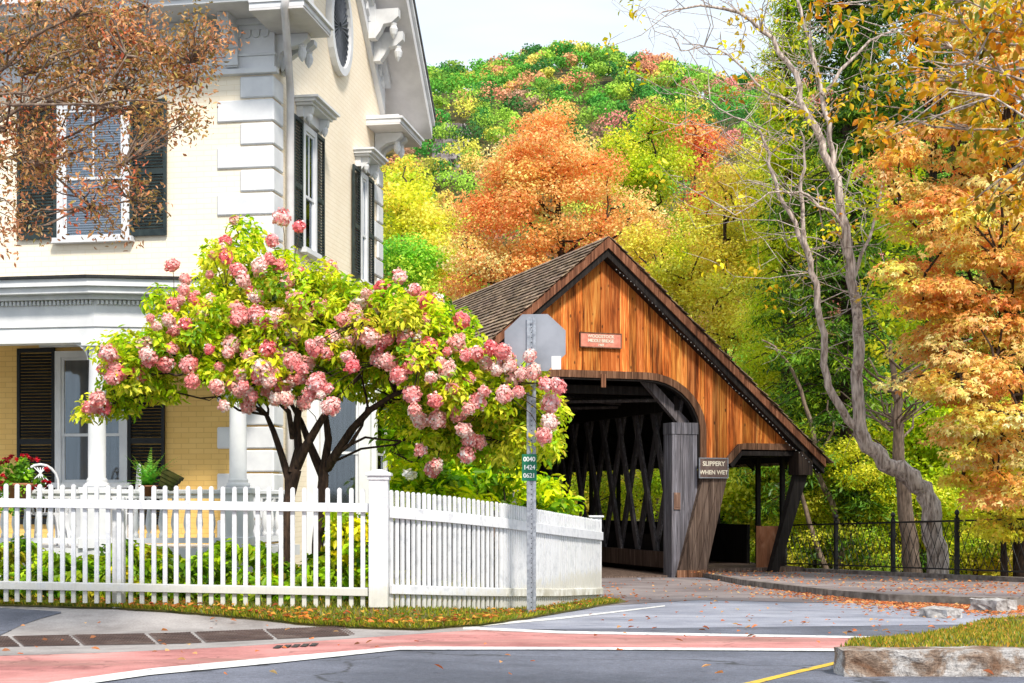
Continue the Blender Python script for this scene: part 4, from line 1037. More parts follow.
c = at(148, 487, 17.95)
e = empty('fern', c, 'bright green fern standing on the porch rail', 'plant')
mb = MB(); pot(mb, c-UZ*.12, .11, .14); mb.build('pot', 'terracotta', e, smooth=True)
Ps, Ds, Ns, Ls, Cs = [], [], [], [], []
for k in range(34):
    a = rng.uniform(0, 6.28); el = rng.uniform(.35, 1.35); Lf = rng.uniform(.42, .72)
    d0 = np.array([math.cos(a)*math.cos(el), math.sin(a)*math.cos(el), math.sin(el)]); side = unit(np.cross(d0, UZ))
    for j in range(18):
        f = j/17; p = c+d0*Lf*f+UZ*(-.20*f*f)+UZ*.02
        for sg in (-1, 1):
            Ps.append(p+side*sg*.03*(1.1-f)); Ds.append(side*sg+d0*.5); Ns.append(np.cross(side, d0)+rng.normal(size=3)*.3); Ls.append(.085*(1.15-f)); Cs.append(lin((70+60*f+rng.uniform(0, 40), 175+rng.uniform(-20, 30), 55)))
Ls = np.array(Ls); emit('fronds', [(np.array(Ps), np.array(Ds), np.array(Ns), Ls, Ls*.28, np.array(Cs))], 'leaf', e)
c = at(170, 480, 18.0); a = R(-28)
fr = (c, np.array([math.cos(a), 0.1, math.sin(a)]), np.array([0, 1., 0]), unit(np.array([-math.sin(a), 0, math.cos(a)])))
e = empty('wooden_planter', c, 'small mossy wooden planter box tipped over on the porch rail beside the fern', 'planter')
mb = MB()
for k in range(4):
    z = -.10+k*.05; w = .085+k*.012
    for (x0, x1, y0, y1) in ((-w, w, -w, -w+.02), (-w, w, w-.02, w), (-w, -w+.02, -w+.02, w-.02), (w-.02, w, -w+.02, w-.02)): mb.box(fr, (x0, x1), (y0, y1), (z, z+.046))
mb.build('box_slats', 'mossy_wood', e); mb = MB(); mb.box(fr, (-.08, .08), (-.08, .08), (-.115, -.101)); mb.build('bottom', 'mossy_wood', e)

# ================================================================== COVERED BRIDGE
BE = empty('covered_bridge', (PO[0], PO[1], -1.65), 'wooden covered bridge with orange plank gable, shingled roof and open lattice truss', 'bridge')
Lb = 38.0
zp = hit(BR, 602, 236, -.35)[1]; sr_, ze_ = hit(BR, 825, 458, -.35); kr = (zp-ze_)/sr_
rz_ = lambda s: zp-kr*abs(s)
s1 = hit(BR, 645, 400)[0]; s2 = hit(BR, 699, 430)[0]; ztop = hit(BR, 620, 378)[1]; zsp = hit(BR, 699, 432)[1]; zwb = hit(BR, 712, 462)[1]
s3 = hit(BR, 727, 460)[0]; s4 = hit(BR, 739, 449)[0]; zfl = hit(BR, 760, 449)[1]; s5 = hit(BR, 806, 452)[0]; slw = -3.0; SE = sr_
print('bridge', dict(zp=zp, kr=kr, s1=s1, s2=s2, ztop=ztop, zsp=zsp, zwb=zwb, s3=s3, s4=s4, zfl=zfl, s5=s5, SE=SE, ze=ze_))
def zbot(s):
    a = abs(s)
    if a <= s1: return ztop
    if a < s2: return ztop-(ztop-zsp)*(1-math.sqrt(max(0, 1-((a-s1)/(s2-s1))**2)))
    if s < 0: return zwb
    if s <= s3: return zwb
    if s < s4: return zwb+(zfl-zwb)*(s-s3)/(s4-s3)
    return zfl
rr = random.Random(4)
edges = [slw]; 
while edges[-1] < s5-.12: edges.append(edges[-1]+rr.uniform(.15, .24))
edges[-1] = s5
edges = sorted(set([round(e, 4) for e in edges if min(abs(e-s2), abs(e+s2)) > .05]+[round(s2, 4), round(-s2, 4)]))
mb = MB()
for a, b_ in zip(edges[:-1], edges[1:]):
    g = .004; a_, bb = a+g, b_-g; m_ = (a_+bb)/2; ee = 1e-3
    zb = [zbot(a_+ee), zbot(m_), zbot(bb-ee)]
    zt = [rz_(a_)-.10, rz_(m_)-.10, rz_(bb)-.10]
    if zt[0] < zb[0]+.02 and zt[2] < zb[2]+.02: continue
    zt = [max(z, q+.02) for z, q in zip(zt, zb)]
    t = rr.uniform(.62, 1.2); mb.tint = (t, t*rr.uniform(.86, 1.05), t*rr.uniform(.75, 1.0))
    d = rr.uniform(0, .018)
    mb.prism(BR, [(a_, zb[0]), (m_, zb[1]), (bb, zb[2]), (bb, zt[2]), (m_, zt[1]), (a_, zt[0])], -.03-d, .03)
mb.build('gable_wall', 'wood_orange', BE)
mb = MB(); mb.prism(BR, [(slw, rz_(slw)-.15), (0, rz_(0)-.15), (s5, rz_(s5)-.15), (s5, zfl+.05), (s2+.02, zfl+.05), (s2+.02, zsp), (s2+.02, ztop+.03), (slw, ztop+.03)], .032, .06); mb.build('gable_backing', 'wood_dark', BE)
# arch trim
arc = [(-s2, zwb), (-s2, zsp)]+[(-s2+(s2-s1)*(1-math.cos(q)), zsp+(ztop-zsp)*math.sin(q)) for q in np.linspace(.12, math.pi/2, 9)]
arc += [(-x, z) for x, z in arc[::-1]]
mb = MB(); mb.tint = (1, .95, .9); mb.sweep(BR, arc[2:-2] if False else arc, -.02, .13, -.10, -.034); mb.build('arch_trim', 'wood_trim', BE)
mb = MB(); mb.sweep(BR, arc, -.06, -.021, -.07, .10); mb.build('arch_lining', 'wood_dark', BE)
mb = MB(); mb.sweep(BR, [(s3-.05, zwb-.03), (s3+.02, zwb), (s4, zfl), (s4+.15, zfl), (s5-.1, zfl)], -.02, .12, -.12, -.036); mb.build('lower_trim', 'wood_trim', BE)
mb = MB(); mb.sweep(BR, [(s3, zwb-.04), (s4, zfl-.03), (s5+.1, zfl-.03)], -.12, -.022, -.10, .25); mb.build('side_opening_beam', 'wood_dark', BE)
mb = MB(); c_ = hit(BR, 601, 376)[0]; mb.tint = (1.2, 1, .9); mb.box(BR, (c_-.05, c_+.05), (-.14, -.103), (ztop-.22, ztop+.06)); mb.build('arch_key_block', 'wood_trim', BE)
# roof
for sg, SEi in ((-1, 3.15), (1, SE)):
    A_ = (0, rz_(0)); B_ = (sg*SEi, rz_(SEi))
    mb = MB(); mb.prism(BR, [(0, A_[1]-.06), (B_[0], B_[1]-.06), (B_[0], B_[1]-.01), (0, A_[1]-.01)], -.34, Lb); mb.build('roof_deck', 'wood_dark', BE)
    # shingles
    mb = MB(); Ls_ = math.hypot(SEi, kr*SEi); nrow = int(Ls_/.17)
    dn = np.array([kr, 1])/math.hypot(1, kr)
    for r_ in range(nrow+1):
        q0 = r_*Ls_/nrow; q1 = q0+Ls_/nrow+.03
        t = -.38-rr.uniform(0, .1)
        while t < (Lb if sg < 0 else 8 if r_ > 2 else Lb):
            w = rr.uniform(.12, .26)*(1 if t < 14 else 2.2); t2 = t+w-.008
            fa, fb = q0/Ls_, min(q1/Ls_, 1.03); lift = .012*rr.random()
            g = rr.uniform(.55, 1.25); mb.tint = (g, g*rr.uniform(.94, 1.02), g*rr.uniform(.88, 1.02))
            pa = np.array([sg*SEi*fa, rz_(SEi*fa)]); pb_ = np.array([sg*SEi*fb, rz_(SEi*fb)])
            d_ = np.array([sg*dn[0], dn[1]])
            P0 = pa+d_*.006; P1 = pb_+d_*(.034+lift); P2_ = pb_+d_*(.016+lift)
            o, e1, e2, e3 = BR; Q = lambda p, tt: o+e1*p[0]+e3*p[1]+e2*tt
            mb.add([Q(P0, t), Q(P0, t2), Q(P1, t2), Q(P1, t), Q(P2_, t), Q(P2_, t2), Q(pa, t), Q(pa, t2)], [(0, 1, 2, 3), (3, 2, 5, 4), (6, 0, 3, 4), (1, 7, 5, 2)])
            t = t2+.008
    mb.build('roof_shingles', 'shingle', BE)
    # bargeboards
    mb = MB(); mb.tint = (1.2, .95, .85); mb.prism(BR, [(0, A_[1]-.02), (B_[0], B_[1]-.02), (B_[0], B_[1]-.20), (0, A_[1]-.24)], -.39, -.345); mb.build('rake_board', 'wood_trim', BE)
    mb = MB(); mb.prism(BR, [(0, A_[1]-.10), (B_[0], B_[1]-.10), (B_[0], B_[1]-.34), (0, A_[1]-.42)], -.33, -.052); mb.build('rake_soffit', 'wood_dark', BE)
    for t in np.arange(1.2, Lb, 1.5):
        mb = MB(); mb.prism(BR, [(0, A_[1]-.063), (B_[0], B_[1]-.063), (B_[0], B_[1]-.22), (0, A_[1]-.22)], t, t+.1); mb.build('rafter', 'wood_dark', BE)
# portal posts, braces
pS0 = hit(BR, 668, 500)[0]; pS1 = hit(BR, 693.5, 500)[0]; zpt = hit(BR, 680, 423)[1]; zgr = hit(BR, 690, 580)[1]
bf = [hit(BR, 676, 580, -.25), hit(BR, 703, 579.5, -.25), hit(BR, 728, 468, -.25), hit(BR, 705, 466, -.25)]
gl_ = lambda s, t=0: float(G(*Pp(s, t)))
for sg in (1, -1):
    mb = MB(); n = 6
    for i in range(n):
        a = pS0+(pS1-pS0)*i/n; b_ = pS0+(pS1-pS0)*(i+1)/n; g = rr.uniform(.8, 1.25); mb.tint = (g, g, g*1.05)
        x0, x1 = sorted((sg*(a+.003), sg*(b_-.003)))
        mb.box(BR, (x0, x1), (-.17-rr.uniform(0, .008), .22), (gl_(sg*pS0)-.1, zpt-.25))
    x0, x1 = sorted((sg*pS0, sg*pS1)); mb.tint = (1, 1, 1.05); mb.box(BR, (x0-.01, x1+.01), (-.19, .22), (zpt-.247, zpt)); mb.build('portal_post', 'wood_grey', BE)
    mb = MB(); pts_ = [(sg*x, z) for x, z in bf]
    for i in range(3):
        g = rr.uniform(.8, 1.15); mb.tint = (g, g*.97, g*.93); f0, f1 = i/3+.004, (i+1)/3-.004
        lo0 = np.array(pts_[0])*(1-f0)+np.array(pts_[1])*f0; lo1 = np.array(pts_[0])*(1-f1)+np.array(pts_[1])*f1
        hi0 = np.array(pts_[3])*(1-f0)+np.array(pts_[2])*f0; hi1 = np.array(pts_[3])*(1-f1)+np.array(pts_[2])*f1
        mb.prism(BR, [tuple(lo0), tuple(lo1), tuple(hi1), tuple(hi0)], -.30-.01*i, .05)
    mb.build('flared_brace', 'wood_brown', BE)
    z9 = bf[0][1]; x0, x1 = sorted((sg*(bf[0][0]-.02), sg*(bf[1][0]+.03))); mb = MB(); mb.tint = (1.5, 1.4, 1.3); mb.box(BR, (x0, x1), (-.345, -.33), (z9-.03, z9+.21)); mb.build('brace_foot', 'wood_trim', BE)
    # knee brace up to the ceiling tie
    k0 = hit(BR, 688, 436, .3); k1 = hit(BR, 640, 384, .3)
    mb = MB(); mb.tint = (1.6, 1.6, 1.7); mb.prism(BR, [(sg*k0[0], k0[1]), (sg*k1[0], k1[1]+.1), (sg*(k1[0]-.02), k1[1]+.36), (sg*(k0[0]+.0), k0[1]+.32)], .25, .40); mb.build('knee_brace', 'wood_lattice', BE)
mb = MB(); q = hit(BR, 677, 501, -.19); mb.tint = (1.3, 1.1, 1); mb.box(BR, (q[0]-.075, q[0]+.075), (-.205, -.185), (q[1]-.18, q[1]+.18)); mb.box(BR, (q[0]-.045, q[0]+.045), (-.215, -.206), (q[1]-.14, q[1]+.14)); mb.build('post_plaque', 'wood_brown', BE)
# truss
sT = 1.95; zb0, zt0 = -1.40, 2.2
i = 0
for t in np.arange(.35, Lb-1.6, .95):
    for (dt, off, nm) in ((1.30, 0.0, 0), (-1.30, .075, 1)):
        tt = t if dt > 0 else t+1.30
        sA = sT+off
        mb = MB(); g = rr.uniform(.7, 1.3); mb.tint = (g, g, g*1.05)
        frT = (PO+PU*sA, PA, PU, UZ); w = .085
        mb.prism(frT, [(tt-w, zb0), (tt+w, zb0), (tt+dt+w, zt0), (tt+dt-w, zt0)], 0, .07); mb.build('truss_diagonal', 'wood_lattice', BE)
mb = MB()
for t in np.arange(.35, Lb-1.6, .95):
    for (dt, off) in ((1.30, 0.0), (-1.30, -.075)):
        tt = t if dt > 0 else t+1.30
        frT = (PO+PU*(-sT-.08+off), PA, PU, UZ); mb.prism(frT, [(tt-.14, zb0), (tt+.14, zb0), (tt+dt+.14, zt0), (tt+dt-.14, zt0)], 0, .07)
mb.build('left_truss', 'wood_lattice', BE)
for sg in (1, -1):
    x0, x1 = (sT-.10, sT-.005) if sg > 0 else (-sT+.005, -sT+.10)
    mb = MB(); mb.tint = (.75, .72, .72); mb.box(BR, (x0, x1), (.23, Lb), (-1.50, -1.14)); mb.build('lower_chord', 'wood_brown', BE)
    mb = MB(); mb.box(BR, (x0, x1), (.23, Lb), (1.95, 2.25)); mb.build('upper_chord', 'wood_dark', BE)
mb = MB(); mb.box(BR, (-3.0, -2.2), (.1, Lb), (1.9, 3.0)); 
mb = MB(); mb.box(BR, (-2.95, -2.88), (.05, Lb), (-1.9, 3.2)); mb.build('left_siding', 'wood_dark', BE)
for t in np.arange(.5, Lb, 2.6):
    mb = MB(); mb.box(BR, (-2.9, 2.3), (t, t+.16), (2.28, 2.46)); mb.build('tie_beam', 'wood_dark', BE)
    if t < 18:
        mb = MB(); o = PO
        mb.tube([PO+PU*-2+PA*t+UZ*2.27, PO+PU*2+PA*(t+2.6)+UZ*2.27], .05, 4); mb.tube([PO+PU*2+PA*t+UZ*2.2, PO-PU*2+PA*(t+2.6)+UZ*2.2], .05, 4); mb.build('cross_brace', 'wood_lattice', BE)
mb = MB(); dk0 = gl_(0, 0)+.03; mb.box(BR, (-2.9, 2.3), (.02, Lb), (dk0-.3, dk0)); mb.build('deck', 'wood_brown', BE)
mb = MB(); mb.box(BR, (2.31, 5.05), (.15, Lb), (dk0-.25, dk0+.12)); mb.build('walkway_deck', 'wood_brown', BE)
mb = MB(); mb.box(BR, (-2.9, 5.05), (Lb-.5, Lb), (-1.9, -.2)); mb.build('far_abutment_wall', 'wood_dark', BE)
sW = 4.85
for t in [0.75]+list(np.arange(1.83, Lb, 1.95)):
    mb = MB(); mb.box(BR, (sW-.05, sW+.05), (t-.045, t+.045), (-1.6, rz_(sW)-.15)); mb.build('walkway_post', 'wood_dark', BE)
mb = MB(); mb.box(BR, (sW-.14, sW-.062), (2.1, Lb), (-1.72, -.58)); mb.build('walkway_parapet', 'wood_dark', BE)
mb = MB(); mb.box(BR, (2.12, 2.16), (.3, Lb), (-1.72, -.78)); mb.build('inner_parapet', 'wood_dark', BE)
mb = MB(); mb.box(BR, (sW-.13, sW+.13), (.5, Lb), (rz_(sW)-.30, rz_(sW)-.14)); mb.build('wall_plate', 'wood_dark', BE)
pw = [hit(BR, 756, 575, .3), hit(BR, 771, 575, .3), hit(BR, 784, 526, .3), hit(BR, 756, 526, .3)]
mb = MB(); mb.prism(BR, pw, .28, .30); mb.build('plywood_panel', 'plywood', BE)
ob = [hit(BR, 768, 577, -.12), hit(BR, 776, 577, -.12), hit(BR, 809, 466, -.12), hit(BR, 797, 466, -.12)]
mb = MB(); mb.prism(BR, ob, -.18, .0); mb.build('outer_brace', 'wood_dark', BE)
eb = hit(BR, 798, 457, -.3); ec = hit(BR, 812, 475, -.3)
mb = MB(); mb.tint = (1.6, 1.3, 1.1); mb.box(BR, (eb[0], ec[0]), (-.33, .1), (ec[1], eb[1]+.12)); mb.build('eave_block', 'wood_dark', BE)
bx_ = hit(BR, 735, 576, .9)
# hanging signs
a = hit(BR, 580, 333, -.06); b_ = hit(BR, 620, 348, -.06)
e = empty('name_sign', PO+PU*(a[0]+b_[0])/2-PA*.07+UZ*b_[1], 'faded red name board with cream lettering on the bridge gable', 'sign')
fr = (PO, PU, PA, UZ)
mb = MB(); mb.box(fr, (a[0], b_[0]), (-.10, -.062), (b_[1], a[1])); bd = mb.build('board', 'red_sign', e)
mb = MB(); x0, x1, z0, z1 = a[0], b_[0], b_[1], a[1]
for q in ((x0-.02, x1+.02, z1, z1+.02), (x0-.02, x1+.02, z0-.02, z0), (x0-.02, x0, z0, z1), (x1, x1+.02, z0, z1)): mb.box(fr, (q[0], q[1]), (-.11, -.062), (q[2], q[3]))
mb.build('frame', 'wood_trim', e)
zc = (z0+z1)/2; hh = z1-z0; xc = (x0+x1)/2
text('lettering', 'WOODSTOCK', fr, xc, zc+hh*.28, hh*.33, .002, 'letter_cream', e, -.106, spacing=.98, bold=.003)
text('lettering', 'MIDDLE BRIDGE', fr, xc, zc-hh*.05, hh*.33, .002, 'letter_cream', e, -.106, spacing=.88, bold=.003)
text('lettering', '1969', fr, xc, zc-hh*.36, hh*.24, .002, 'letter_cream', e, -.106, bold=.003)
a = hit(BR, 699.5, 458.5, -.36); b_ = hit(BR, 727, 477.5, -.36); x0, x1, z0, z1 = a[0], b_[0], b_[1], a[1]
e = empty('warning_sign', PO+PU*(x0+x1)/2-PA*.37+UZ*z0, 'small brown SLIPPERY WHEN WET board above the portal brace', 'sign')
mb = MB(); mb.box(fr, (x0, x1), (-.38, -.35), (z0, z1)); mb.build('board', 'brown_sign', e)
mb = MB()
for q in ((x0, x1, z1, z1+.018), (x0, x1, z0-.018, z0), (x0-.018, x0, z0-.018, z1+.018), (x1, x1+.018, z0-.018, z1+.018)): mb.box(fr, (q[0], q[1]), (-.39, -.35), (q[2], q[3]))
mb.build('frame', 'galvanized', e)
zc = (z0+z1)/2; hh = z1-z0; xc = (x0+x1)/2
text('lettering', 'SLIPPERY', fr, xc, zc+hh*.22, hh*.34, .002, 'letter_cream', e, -.383, spacing=1.0, bold=.004)
text('lettering', 'WHEN WET', fr, xc, zc-hh*.24, hh*.31, .002, 'letter_cream', e, -.383, spacing=1.0, bold=.004)
# string of small lights under the rake
e = empty('string_lights', PO-PA*.4+UZ*rz_(.5), 'thin cable of tiny white lights strung along the right rake of the bridge roof', 'lights')
mb = MB(); cab = []; 
for q in np.linspace(.2, SE-.15, 60): cab.append(PO+PU*q-PA*.335+UZ*(rz_(q)-.42-.02*math.sin(q*9)-.05*math.sin(q*2.3+1)**2))
mb.tube(cab, .006, 4); mb.build('cable', 'dark_metal', e)
for p in cab: mb = MB(); mb.lathe(p-UZ*.03, [(.004, 0), (.010, .008), (.010, .018), (.004, .026)], 6); mb.build('bulb', 'bulb', e)

# ================================================================== IRON RAILING
eI = empty('iron_railing', ((IF0[0]+IF1[0])/2, (IF0[1]+IF1[1])/2, -1.5), 'dark iron railing with diamond lattice and ball finials along the far footpath', 'railing')
Lr = np.linalg.norm(IF1-IF0); d3 = np.array([ifd[0], ifd[1], 0]); n3 = np.array([ifn[0], ifn[1], 0])
def rpt(px):   # distance along the railing for a photo column
    k = (px-CX)/F; return (k*IF0[1]-IF0[0])/(ifd[0]-k*ifd[1])
zb_at = lambda q: -(0.78+.029*(IF0[1]+ifd[1]*q))+.17
posts = [rpt(x) for x in (785, 836, 893, 957, 1030)]; posts.append(posts[-1]+2.3); posts.append(posts[-1]+2.3)
RH = .98
for q in posts:
    p = np.array([IF0[0]+ifd[0]*q, IF0[1]+ifd[1]*q, zb_at(q)]); fr = (p, d3, n3, UZ)
    mb = MB(); mb.box(fr, (-.035, .035), (-.035, .035), (-.15, RH+.06)); mb.lathe(p+UZ*(RH+.06), [(.03, 0), (.045, .02), (.02, .035), (.04, .06), (.05, .09), (.035, .125), (.006, .15)], 10); mb.build('post', 'dark_metal', eI)
for q0, q1 in zip(posts[:-1], posts[1:]):
    P = lambda q, z, n=0: np.array([IF0[0]+ifd[0]*q, IF0[1]+ifd[1]*q, zb_at(q)+z])+n3*n
    for nm, z, r_ in (('top_rail', RH, .028), ('bottom_rail', .10, .022)):
        mb = MB(); a, b_ = P(q0+.036, z), P(q1-.036, z); V = []
        for p in (a, b_):
            for y, zz in ((-r_, -r_*.6), (r_, -r_*.6), (r_, r_*.6), (-r_, r_*.6)): V.append(p+n3*y+UZ*zz)
        mb.add(V, [(0, 1, 2, 3), (7, 6, 5, 4), (0, 4, 5, 1), (1, 5, 6, 2), (2, 6, 7, 3), (3, 7, 4, 0)]); mb.build(nm, 'dark_metal', eI)
    mb = MB(); n = max(5, int((q1-q0)/.25)); st = (q1-q0)/n; hz = (RH-.1)
    for i in range(-3, n):
        for sg, off in ((1, .008), (-1, -.008)):
            qa, qb = q0+i*st, q0+(i+2.0)*st; za, zb = .1, RH
            lo, hi = q0+.03, q1-.03
            if qb <= lo or qa >= hi: continue
            fa = max(0, (lo-qa)/(qb-qa)); fb = min(1, (hi-qa)/(qb-qa)); A_ = qa+(qb-qa)*fa; B_ = qa+(qb-qa)*fb
            z_a, z_b = .1+hz*fa, .1+hz*fb
            if sg < 0: z_a, z_b = RH+.1-z_a, RH+.1-z_b
            mb.tube([P(A_, z_a, off), P(B_, z_b, off)], .0062, 4)
    mb.build('lattice_panel', 'dark_metal', eI)
# ================================================================== VEGETATION
# ---- hydrangea trees with pink flower heads
def w3(pts): return [at(*p) for p in pts]
LIME = [((165, 195, 40), 5), ((195, 210, 60), 4), ((110, 155, 30), 3), ((215, 205, 80), 2), ((70, 115, 25), 2), ((200, 170, 80), 1)]
z4 = lambda x, y: (80+.439*x, 210+.439*y)
z5 = lambda x, y: (330+.366*x, 260+.366*y)
FA = [z4(*p) for p in [(351,24),(459,18),(499,38),(438,70),(210,126),(325,85),(302,103),(332,108),(295,147),(360,138),(372,160),(430,112),(240,158),(236,183),(266,190),(296,203),(212,217),(270,218),(160,246),(240,259),(214,272),(149,305),(210,316),(86,341),(64,326),(133,373),(195,352),(77,382),(25,450),(40,430),(248,353),(389,186),(500,140),(505,165),(571,133),(360,227),(355,248),(400,232),(395,255),(420,258),(467,243),(294,317),(345,305),(338,325),(430,300),(425,325),(485,280),(485,310),(495,205),(318,358),(256,391),(365,377),(312,403),(345,400),(372,402),(415,362),(405,380),(383,447),(430,390),(425,412),(460,405),(480,390),(485,345),(505,362),(500,385),(510,440),(470,430),(445,430),(395,425),(360,415),(440,375),(452,340),(520,350),(382,330),(280,240),(175,265),(200,250),(255,200),(230,205),(475,330),(410,245),(372,245),(440,250)]]
FB = [z4(*p) for p in [(548,222),(520,245),(545,300),(535,315),(560,325),(575,292),(545,380),(540,395),(564,407),(571,447),(600,250),(626,235),(610,300),(640,285),(660,290),(620,355),(648,262),(610,335),(635,215),(650,190),(690,180),(660,205),(680,225),(728,155),(760,182),(700,295),(715,270),(740,290),(680,337),(702,347),(726,376),(757,352),(757,421)]]
FB += [z5(*p) for p in [(230,82),(190,45),(285,115),(260,165),(300,190),(320,250),(360,165),(215,240),(240,215),(165,110),(225,285),(190,315),(275,320),(320,300),(335,350),(360,375),(380,325),(228,368),(287,383),(245,436),(293,436),(350,420),(380,405),(405,385),(420,360),(365,465),(380,490),(407,497),(247,520),(290,560),(280,572),(430,285),(400,255),(370,260),(345,225),(470,250),(490,290),(525,310),(545,262),(555,305),(590,340),(612,335),(625,345),(603,392),(600,443),(585,480),(515,360),(480,270),(440,240),(455,300),(500,320),(350,370),(330,335),(300,280),(270,240),(180,140)]]
def flower_mesh(seed):
    rng = np.random.default_rng(seed); n = 420
    q = unit(rng.normal(size=(n, 3))); P = q*(.078+.026*rng.random((n, 1)))*np.array([1, 1, 1.0])
    P = P*(1+.26*np.sin(q[:, [0]]*5+seed)*np.cos(q[:, [2]]*4+q[:, [1]]*5+seed*2))
    Nn = unit(q+rng.normal(size=(n, 3))*.35); D = unit(np.cross(Nn, rng.normal(size=(n, 3))))
    base = [lin((252, 165, 160)), lin((254, 188, 180)), lin((247, 148, 146)), lin((252, 178, 168)), lin((238, 112, 118))][seed % 5]
    pal = np.array([base, base*1.15, lin((255, 215, 208)), base*.85, lin((236, 125, 130))])
    C = pal[rng.choice(5, n, p=[.38, .25, .12, .15, .10])]*(1+rng.normal(size=(n, 1))*.08)
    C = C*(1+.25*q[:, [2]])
    Ls = .040*(1+rng.normal(size=n)*.15)
    return leaf_arrays(P, D, Nn, Ls, Ls*.95, np.clip(C*1.3+.03, .02, .95))
FM = []
for k in range(8):
    V, Fq, C = flower_mesh(k); o = npmesh('flower_head', V, Fq, 'petal', None, C); FM.append(o.data); bpy.data.objects.remove(o)
HYC, HYB = None, None
def hydrangea(label, seed, stems, blobs, flowers, dY, nl, npr):
    rng = np.random.default_rng(seed)
    b = stems[0]; e = empty('hydrangea_tree', b, label, 'tree', 'tree hydrangeas behind the picket fence')
    C = blob_centers(rng, blobs, 2.6)
    mb = MB()
    for st, r0, r1 in stems[1]: mb.tube([p+rng.normal(size=3)*.012 for p in st], list(np.linspace(r0, r1, len(st))), 9, False)
    tips = [s[0][-1] for s in stems[1]]
    order = rng.permutation(len(C))[:npr]
    A_ = np.concatenate([np.array(s[0])[1:] for s in stems[1]])
    BP = [A_]
    for c in C[order]:
        j = np.argmin(np.linalg.norm(A_-c, axis=1)+np.maximum(0, A_[:, 2]-c[2]+.1)*2); P = limb(rng, A_[j], c, 7, .12, .05)
        mb.tube(P, list(np.linspace(.016, .004, 7)), 5, False); BP.append(P)
        for _ in range(2):
            k = rng.integers(2, 6); mb.tube(limb(rng, P[k], P[k]+rng.normal(size=3)*np.array([.22, .22, .12]), 4, 0, .2), [.007, .006, .004, .002], 4, False)
    FP = []; flowers = list(flowers)+[(fx+rng.normal()*15, fy+rng.normal()*11) for fx, fy in [flowers[k_] for k_ in rng.integers(0, len(flowers), max(0, 99-len(flowers)))]]
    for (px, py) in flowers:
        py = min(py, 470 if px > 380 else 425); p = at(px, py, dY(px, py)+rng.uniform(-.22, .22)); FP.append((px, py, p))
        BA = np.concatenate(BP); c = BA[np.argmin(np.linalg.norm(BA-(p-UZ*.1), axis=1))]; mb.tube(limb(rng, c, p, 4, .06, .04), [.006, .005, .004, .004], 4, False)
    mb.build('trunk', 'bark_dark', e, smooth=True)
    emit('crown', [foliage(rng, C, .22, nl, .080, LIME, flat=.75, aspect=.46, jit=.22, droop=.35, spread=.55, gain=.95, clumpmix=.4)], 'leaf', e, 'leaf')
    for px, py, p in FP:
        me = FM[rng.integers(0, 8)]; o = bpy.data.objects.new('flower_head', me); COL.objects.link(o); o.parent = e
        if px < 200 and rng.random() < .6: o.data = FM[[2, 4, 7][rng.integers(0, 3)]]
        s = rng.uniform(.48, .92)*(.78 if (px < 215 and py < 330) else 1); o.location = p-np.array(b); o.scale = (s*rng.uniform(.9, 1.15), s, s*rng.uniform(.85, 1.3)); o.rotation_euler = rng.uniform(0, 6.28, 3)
    return C
YH = 15.6
def stemset(base, L_):
    return (base, [([np.asarray(p) for p in s], a, b_) for s, a, b_ in L_])
b0 = at(282, 597, 15.2); b0[2] = float(G(b0[0], b0[1]))
S1 = stemset(b0, [
 ([b0-UZ*.05, at(283, 560, 15.25), at(286, 525, 15.3), at(289, 497, 15.35), at(296, 470, 15.4)], .074, .055),
 ([at(288, 500, 15.35), at(287, 478, 15.4), at(282, 455, 15.5), at(275, 432, 15.5), at(268, 415, 15.55), at(240, 395, 15.6)], .05, .02),
 ([at(293, 474, 15.4), at(296, 450, 15.45), at(298, 425, 15.5), at(300, 400, 15.55), at(295, 360, 15.6), at(270, 310, 15.7)], .055, .02),
 ([at(296, 468, 15.4), at(306, 447, 15.3), at(318, 425, 15.2), at(332, 405, 15.1), at(360, 375, 15.0)], .06, .02),
 ([at(294, 438, 15.45), at(288, 412, 15.3), at(262, 385, 15.1), at(200, 380, 14.9)], .035, .015)])
b1 = at(319, 597, 15.6); b1[2] = float(G(b1[0], b1[1]))
S2 = stemset(b1, [
 ([b1-UZ*.05, at(318, 545, 15.6), at(320, 510, 15.65), at(323, 480, 15.65), at(325, 466, 15.65)], .07, .055),
 ([at(323, 478, 15.65), at(316, 458, 15.7), at(308, 440, 15.75), at(300, 420, 15.8), at(285, 395, 15.8)], .06, .02),
 ([at(325, 468, 15.65), at(328, 440, 15.6), at(327, 415, 15.6), at(332, 385, 15.7), at(345, 340, 15.7)], .05, .015),
 ([at(326, 470, 15.65), at(337, 452, 15.5), at(352, 430, 15.4), at(368, 410, 15.2), at(395, 393, 15.1), at(440, 380, 15.0)], .06, .018),
 ([at(338, 452, 15.5), at(350, 445, 15.4), at(362, 425, 15.3), at(368, 408, 15.2)], .03, .008),
 ([at(368, 410, 15.2), at(395, 400, 15.4), at(430, 398, 15.5), at(480, 400, 15.6)], .03, .01)])
BL1 = [pb(245, 275, 15.8, 50, 40, .8, 26), pb(195, 325, 15.4, 58, 36, .9, 34), pb(150, 360, 15.2, 46, 34, .6, 24), pb(112, 395, 15.1, 26, 22, .35, 10), pb(270, 320, 15.4, 65, 62, 1.0, 60), pb(330, 330, 15.4, 50, 60, 1.0, 38), pb(250, 365, 15.2, 60, 30, .8, 30), pb(240, 240, 15.8, 22, 16, .3, 4)]
